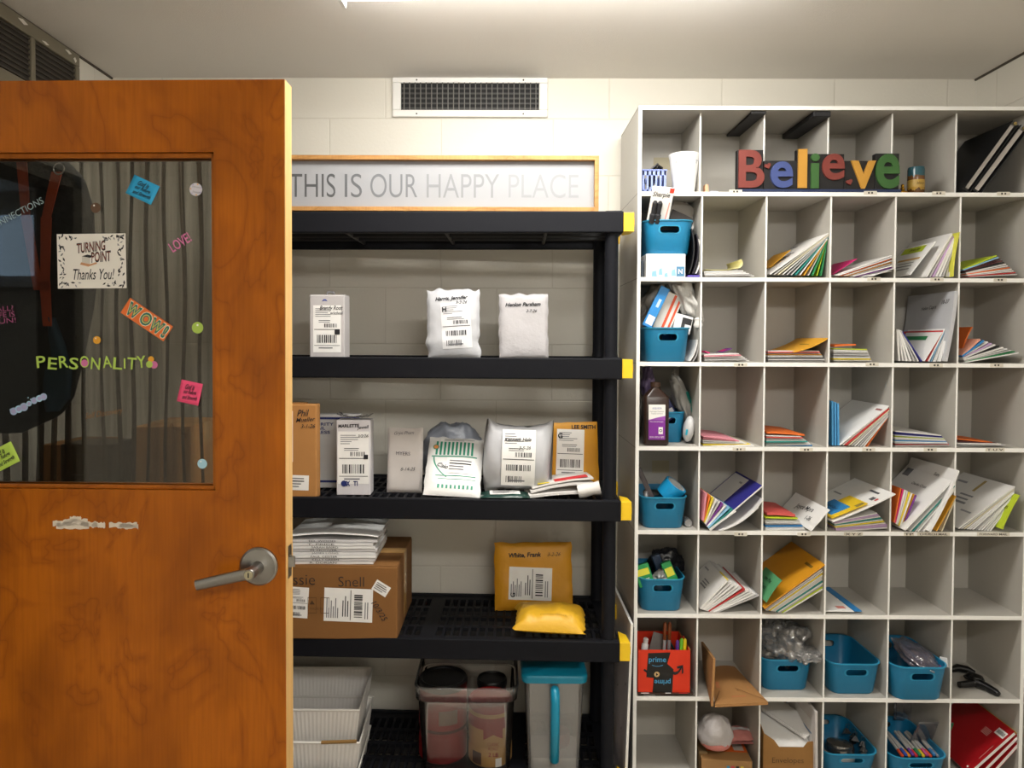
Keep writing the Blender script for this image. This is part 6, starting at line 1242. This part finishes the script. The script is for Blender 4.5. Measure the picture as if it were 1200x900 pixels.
b = B(); b.tube([(-.07, -.012, .017), (-.03, -.006, .018), (.0, .0, .02), (.02, .0, .022)], [.013, .015, .017, .02], kb_, 12); b.tube([(.01, .0, .022), (.035, -.035, .019), (.048, -.075, .015), (.05, -.088, .013)], [.02, .017, .015, .011], kb_, 12); b.build('clamp_arms', t, 50)
b = B(); b.lathe([(.02, 0), (.03, .005), (.032, .03), (.026, .044), (.01, .05), (0, .051)], kb_, 16, Matrix.Translation((.022, .016, .0))); b.tube([(-.015, .03, .03), (.01, .04, .042), (.04, .03, .034)], .011, kb_, 8); b.build('knob', t, 40)
b = B(); b.lathe([(.004, 0), (.004, .003)], chrome, 8, Matrix.Translation((-.002, -.012, .026))); b.build('rivet', t); t.scale = (.82, .82, .82)
b = B(); b.tube([(-.03, 0, .010), (.0, .005, .016), (.03, -.005, .014), (.05, -.02, .008)], [.009, .015, .014, .008], kb_, 10); tag(b.build('clamp_piece', None, 50), 'small black curved piece behind the clamp, sixth column, seventh row', 'clamp', loc=(at(1123, 777, YC+.2).x, YC+.2, Z1[7]+.002))
# row 8
o = bag('plastic_bag', 'white plastic bag in front of the red striped one, second column, bottom row', at(838, 856, YC+.05), (.062, .06, .062), pm('#bdb8b8', .35, bump=.4, bscale=40), 41, .22, fq=1.2)
b = B(); b.lathe([(.046, -.05), (.053, -.044), (.056, -.034), (.054, -.026)], pm('#c97a72', .35, bump=.3, bscale=50), 26); b.build('pink_hem', o, 180)
b = B(); wv = lambda u, v: (-.11+.22*u, .05-.10*v, .016*math.sin(PI*v)*(1+.3*nz(u*6, v*3))+.008*nz(u*9, v*6, 4)+.012)
b.grid(24, 12, lambda u, v: wv(u, v), pm('#c4807a', .35, bump=.3, bscale=50)); b.grid(24, 12, lambda u, v: (-.11+.22*(1-u), .05-.10*v, .001), pm('#c4807a', .35)); o = b.build('plastic_bag', None, 180)
b = B(); b.grid(24, 3, lambda u, v: tuple(Vector(wv(u, .35+.25*v))+Vector((0, 0, .0012))), pm('#ddd6d4', .35)); b.build('white_stripe', o, 180)
tag(o, 'red and white striped plastic bag folded on the orange pack, bottom row', 'plastic bag', loc=Vector((at(850, 868, YC+.09).x+.012, YC+.10, at(850, 872, YC+.05).z)))
xq = at(855, 880, YC+.01); zt_ = at(850, 873.5, YC+.1).z-.004
slip('shipping_pack', 'kraft carton with an orange top and blue label, second column, bottom row', 'box', (xq.x, YC+.125, Z1[8]+.0005), (.175, .23, zt_-Z1[8]), (0, 0, -.08), pm('#a1794a', .7, var=.08), (('orange_panel', lambda b, s: b.grid(2, 2, lambda u, v: (-.085+.17*u, -.06+.16*v, s[2]+.0008), pm('#d8601d', .5))), ('blue_label', lambda b, s: b.grid(2, 2, lambda u, v: (-.065+.085*u, -.045+.06*v, s[2]+.0016), pm('#2f5fb8', .5))), ('grey_label', lambda b, s: b.grid(2, 2, lambda u, v: (.04+.035*u, -.05+.09*v, s[2]+.0016), pm('#b8b2a8', .5))), ('front_print', lambda b, s: [b.rect(.0+.016*k, .01+.016*k, s[2]*.5, s[2]*.7, -s[1]/2-.0008, pm(c_, .5)) for k, c_ in enumerate(('#3a8fb8', '#c33b4a', '#222222', '#d9c33a'))])))
slip('carton', 'second kraft carton flat beneath the striped bag at the hole side, bottom row', 'box', (at(824, 885, YC+.05).x, YC+.15, Z1[8]+.0005), (.03, .2, .07), (0, 0, 0), pm('#8f7550', .7))
x0, x1, z0, z1 = fz(895, 955, 871, 914, YC+.012); x0 = max(x0, colx(2)+.007); w_ = x1-x0; h_ = at(920, 872, YC+.012).z-Z1[8]
t = thing('envelope_box', 'open kraft box marked Envelopes, third column, bottom row', 'box', (x0, YC+.012, Z1[8]+.0005)); kr = pm('#946a36', .75, var=.08); b = B()
b.prism([(0, 0), (w_, 0), (w_, h_*1.08), (w_*.86, h_*1.06), (w_*.78, h_*.9), (w_*.3, h_*.9), (w_*.2, h_*1.1), (0, h_*1.3)], -.003, 0, kr, MF((0, 0, 0)))
b.prism([(0, 0), (.24, 0), (.24, h_*2.1), (.0, h_*1.3)], -.003, 0, kr, MF((.0, 0, 0), (0, 1, 0), (0, 0, 1))); b.prism([(0, 0), (.24, 0), (.24, h_*1.5), (.0, h_*1.06)], 0, .003, kr, MF((w_, 0, 0), (0, 1, 0), (0, 0, 1))); b.box(0, w_, 0, .24, 0, .003, kr); b.box(0, w_, .237, .24, 0, h_*1.8, kr); b.build('carton_body', t)
b = B(); b.text('Envelopes', MF((w_*.47, -.0012, h_*.5)), pm('#4a3a22', .8), w=w_*.62, bold=-.012); b.build('handwriting', t)
for k in range(4):
    q = at(890, 872-1.2*k, YC+.02); L_ = w_-.014
    b = B(); slab(b, L_, .22, .003, paper(('W3', 'W', 'W2', 'W3')[k]), .0, .002); tag(b.build('envelope'), 'white envelope sloping in the box marked Envelopes', 'letter', 'envelopes in the box marked Envelopes', (x0+.006, YC+.016, Z1[8]+h_*.80+.0045*k), (.22, 0, 0))
for k in range(3):
    b = B(); slab(b, .2, .085, .002, paper(('W', 'W3', 'W')[k]), .0, .001); tag(b.build('envelope'), ('topmost white paper angled across the envelope box', 'white paper right under the topmost angled one', 'lowest white paper angled across the envelope box')[2-k], 'letter', None, (x0+.035+.003*k, YC+.19, Z1[8]+h_*.8+.066+.0035*k), (.20, .16, -.95))
t = thing('photo_board', 'white framed board standing on edge beside the envelope box, bottom row', 'board', (at(957.5, 890, YC+.0).x, YC-.005, Z1[8]+.0005), (0, -.02, 0)); b = B(); hh = at(957, 832, YC).z-Z1[8]; wbm = pm('#c9c4c2', .5)
b.box(-.007, .003, 0, .28, 0, hh-.004, wbm); b.build('board_sheet', t, bevel=.002); b = B(); b.box(-.0078, -.007, .03, .27, .02, hh-.05, pm('#d6d4d2', .5)); b.box(-.0082, -.0078, .03, .27, hh-.10, hh-.094, pm('#3f6f9a', .5)); b.build('picture_face', t)
tealbin(962.5, 1037, 885, 922, YC+.005, 'teal bin with a tape dispenser pack, fourth column, bottom row', z=Z1[8]+.0004, depth=.28, w=.203)
t = thing('tape_tub', 'round clear tub with a white band in the fourth column bottom bin', 'tub', at(984, 880, YC+.11)+Vector((0, 0, -.002)), (-.12, .06, 0)); b = B(); b.lathe([(.047, -.04), (.05, -.03), (.05, .0), (.049, .02), (.045, .032), (.03, .036), (0, .037)], clear('smoky_plastic', '#5a5652', .7, .1, .6), 32); b.build('tub_body', t, 50); b = B(); b.lathe([(.0508, -.022), (.0508, .0)], pm('#d2d0cc', .5), 32); b.build('paper_band', t, 180)
b = B(); b.lathe([(.04, -.036), (.042, -.03), (.042, .018), (0, .02)], pm('#1d1b1c', .5), 24); b.build('dark_contents', t, 50)
for k in range(7):
    p = Vector((at(1008, 870, YC+.1).x+.008*(k % 3), YC+.07+.022*k, Z1[8]+.045+.006*(k % 4)))
    b = B(); a = rnd.uniform(-.8, .8); b.prism([(-.014, 0), (.014, 0), (.003, .018), (-.003, .018)], -.01, .01, pm('#1a1a1c', .3), Matrix.Rotation(PI/2*.6, 4, 'X')); o = b.build('binder_clip'); tag(o, 'black binder clip in the fourth column bottom bin', 'binder clip', 'binder clips in the bottom bin', p, (0, 0, a))
    b = B(); b.tube([(-.008, 0, .016), (-.005, -.006, .04), (.005, -.006, .04), (.008, 0, .016)], .001, chrome, 6); b.build('wire_handle', o)
tealbin(1037, 1121, 889.5, 930, YC-.03, 'teal bin of coloured markers, fifth column, bottom row', z=Z1[8]+.0004, depth=.29, w=.205)
for k, c_ in enumerate(('#e2552f', '#3a59b8', '#e0892a', '#6b3f9a', '#c9303a', '#2f8f5a', '#e0c02f', '#c2558a', '#e2552f', '#3a7fb8', '#8a8a90')):
    nm_ = ('orange-red', 'blue', 'amber', 'violet', 'red', 'green', 'yellow', 'pink', 'orange-red', 'light blue', 'grey')[k]
    t = thing('marker_pen', '%s capped marker lying in the fifth column bottom bin' % nm_, 'marker', (at(1052, 885, YC+.06).x+.0125*k, YC+.03, Z1[8]+.072+.004*(k % 2)), (-PI/2+.12, 0, rnd.uniform(-.1, .1)), 'orange-red markers in the bottom bin' if nm_ == 'orange-red' else None); t.rotation_euler = (-PI/2+.1, 0, .05*(k % 3)-.05)
    b = B(); b.lathe([(.0052, .03), (.0052, .13), (.003, .134)], pm('#d6d4d2', .4), 12); b.build('barrel', t, 40); b = B(); b.lathe([(.002, -.002), (.0056, 0), (.0056, .032)], pm(c_, .35), 12); b.build('cap', t, 40)
zf = clear('zip_film', '#c9c6d2', .22, .08, .7)
b = B(); b.grid(10, 10, lambda u, v: (-.06+.12*u+.01*v, .002*math.sin(5*u)-.05*v, -.01+.10*v-.004*math.sin(4*v)), zf); o = tag(b.build('zip_bag', None, 180, solid=.0015), 'clear bag with a green zip standing among the bottom row markers', 'plastic bag', loc=Vector((at(1095, 868, YC+.05).x, YC+.11, Z1[8]+.085)))
b = B(); b.tube([(.062, .0, -.01), (.068, -.03, .04), (.07, -.05, .09)], .004, pm('#13693f', .4), 6); b.build('zip_strip', o)
b = B(); b.grid(10, 10, lambda u, v: (-.07+.14*u, .004*math.sin(7*u), .02+.13*v-.02*u), zf); o = tag(b.build('zip_bag', None, 180, solid=.0015), 'empty clear zip bag standing at the back of the marker bin', 'plastic bag', loc=Vector((at(1075, 850, YC+.2).x, YC+.235, Z1[8]+.075))); b = B(); b.box(.066, .074, -.002, .002, .12, .15, pm('#c98a8a', .4)); b.build('zip_pull', o)
nbr = pm('#a5141c', .35, var=.06); wh_ = paper('W')
for k, (p0, p1, m, lb) in enumerate((((1134, 906), (1189, 857), nbr, 'red notebook with a barcode sticker on top of the stack, bottom row'), ((1146, 908), (1192, 862), nbr, 'second red notebook directly under the top one, bottom row'), ((1157, 910), (1194, 869), nbr, 'third notebook down in the red stack, bottom row'))):
    a, c_ = at(*p0, YC+.008), at(*p1, YC+.008); L_ = (c_-a).length; ang = math.atan2(c_.z-a.z, c_.x-a.x); tk = .013
    t = thing('notebook', lb, 'notebook', a, (0, -ang, 0)); b = B(); slab(b, L_, .275, .0015, m, 0); b.build('front_cover', t); b = B(); slab(b, L_-.004, .27, tk-.004, wh_, 0); o = b.build('page_block', t); o.location.z = -.0017; b = B(); slab(b, L_, .275, .0012, m, 0); o = b.build('back_cover', t); o.location.z = -tk+.002
    b = B(); b.box(L_-.001, L_+.0012, .0, .275, -tk+.002, 0, pm('#c9a21e', .5) if k == 0 else m); b.build('spine', t)
    if k == 0:
        b = B(); b.grid(1, 1, lambda u, v: (L_*(.78+.12*u), .008+.045*v, .0008), WHITE)
        for i in range(12): b.grid(1, 1, lambda u, v: (L_*(.81+.06*u), .013+.003*i+.0016*v, .0014), INK)
        b.build('barcode_sticker', t); b = B(); lg = pm('#d9a09a', .5)
        for i in range(5): b.grid(1, 1, lambda u, v: (L_*(.66+.025*i+.012*u), .06+.035*v, .0008), lg)
        b.grid(1, 1, lambda u, v: (L_*(.3+.3*u), .012+.002*v, .0008), lg); b.disc(L_*.08, .02, .004, WHITE, Matrix.Translation((0, 0, .0009))); b.build('cover_print', t)
letter((1165, 912), (1196, 884), YC+.02, .24, .008, 'M', 'magenta folder low in the corner beneath the red notebooks', 'folder', 'folder', mat=pm('#7d1440', .4), bend=.01)
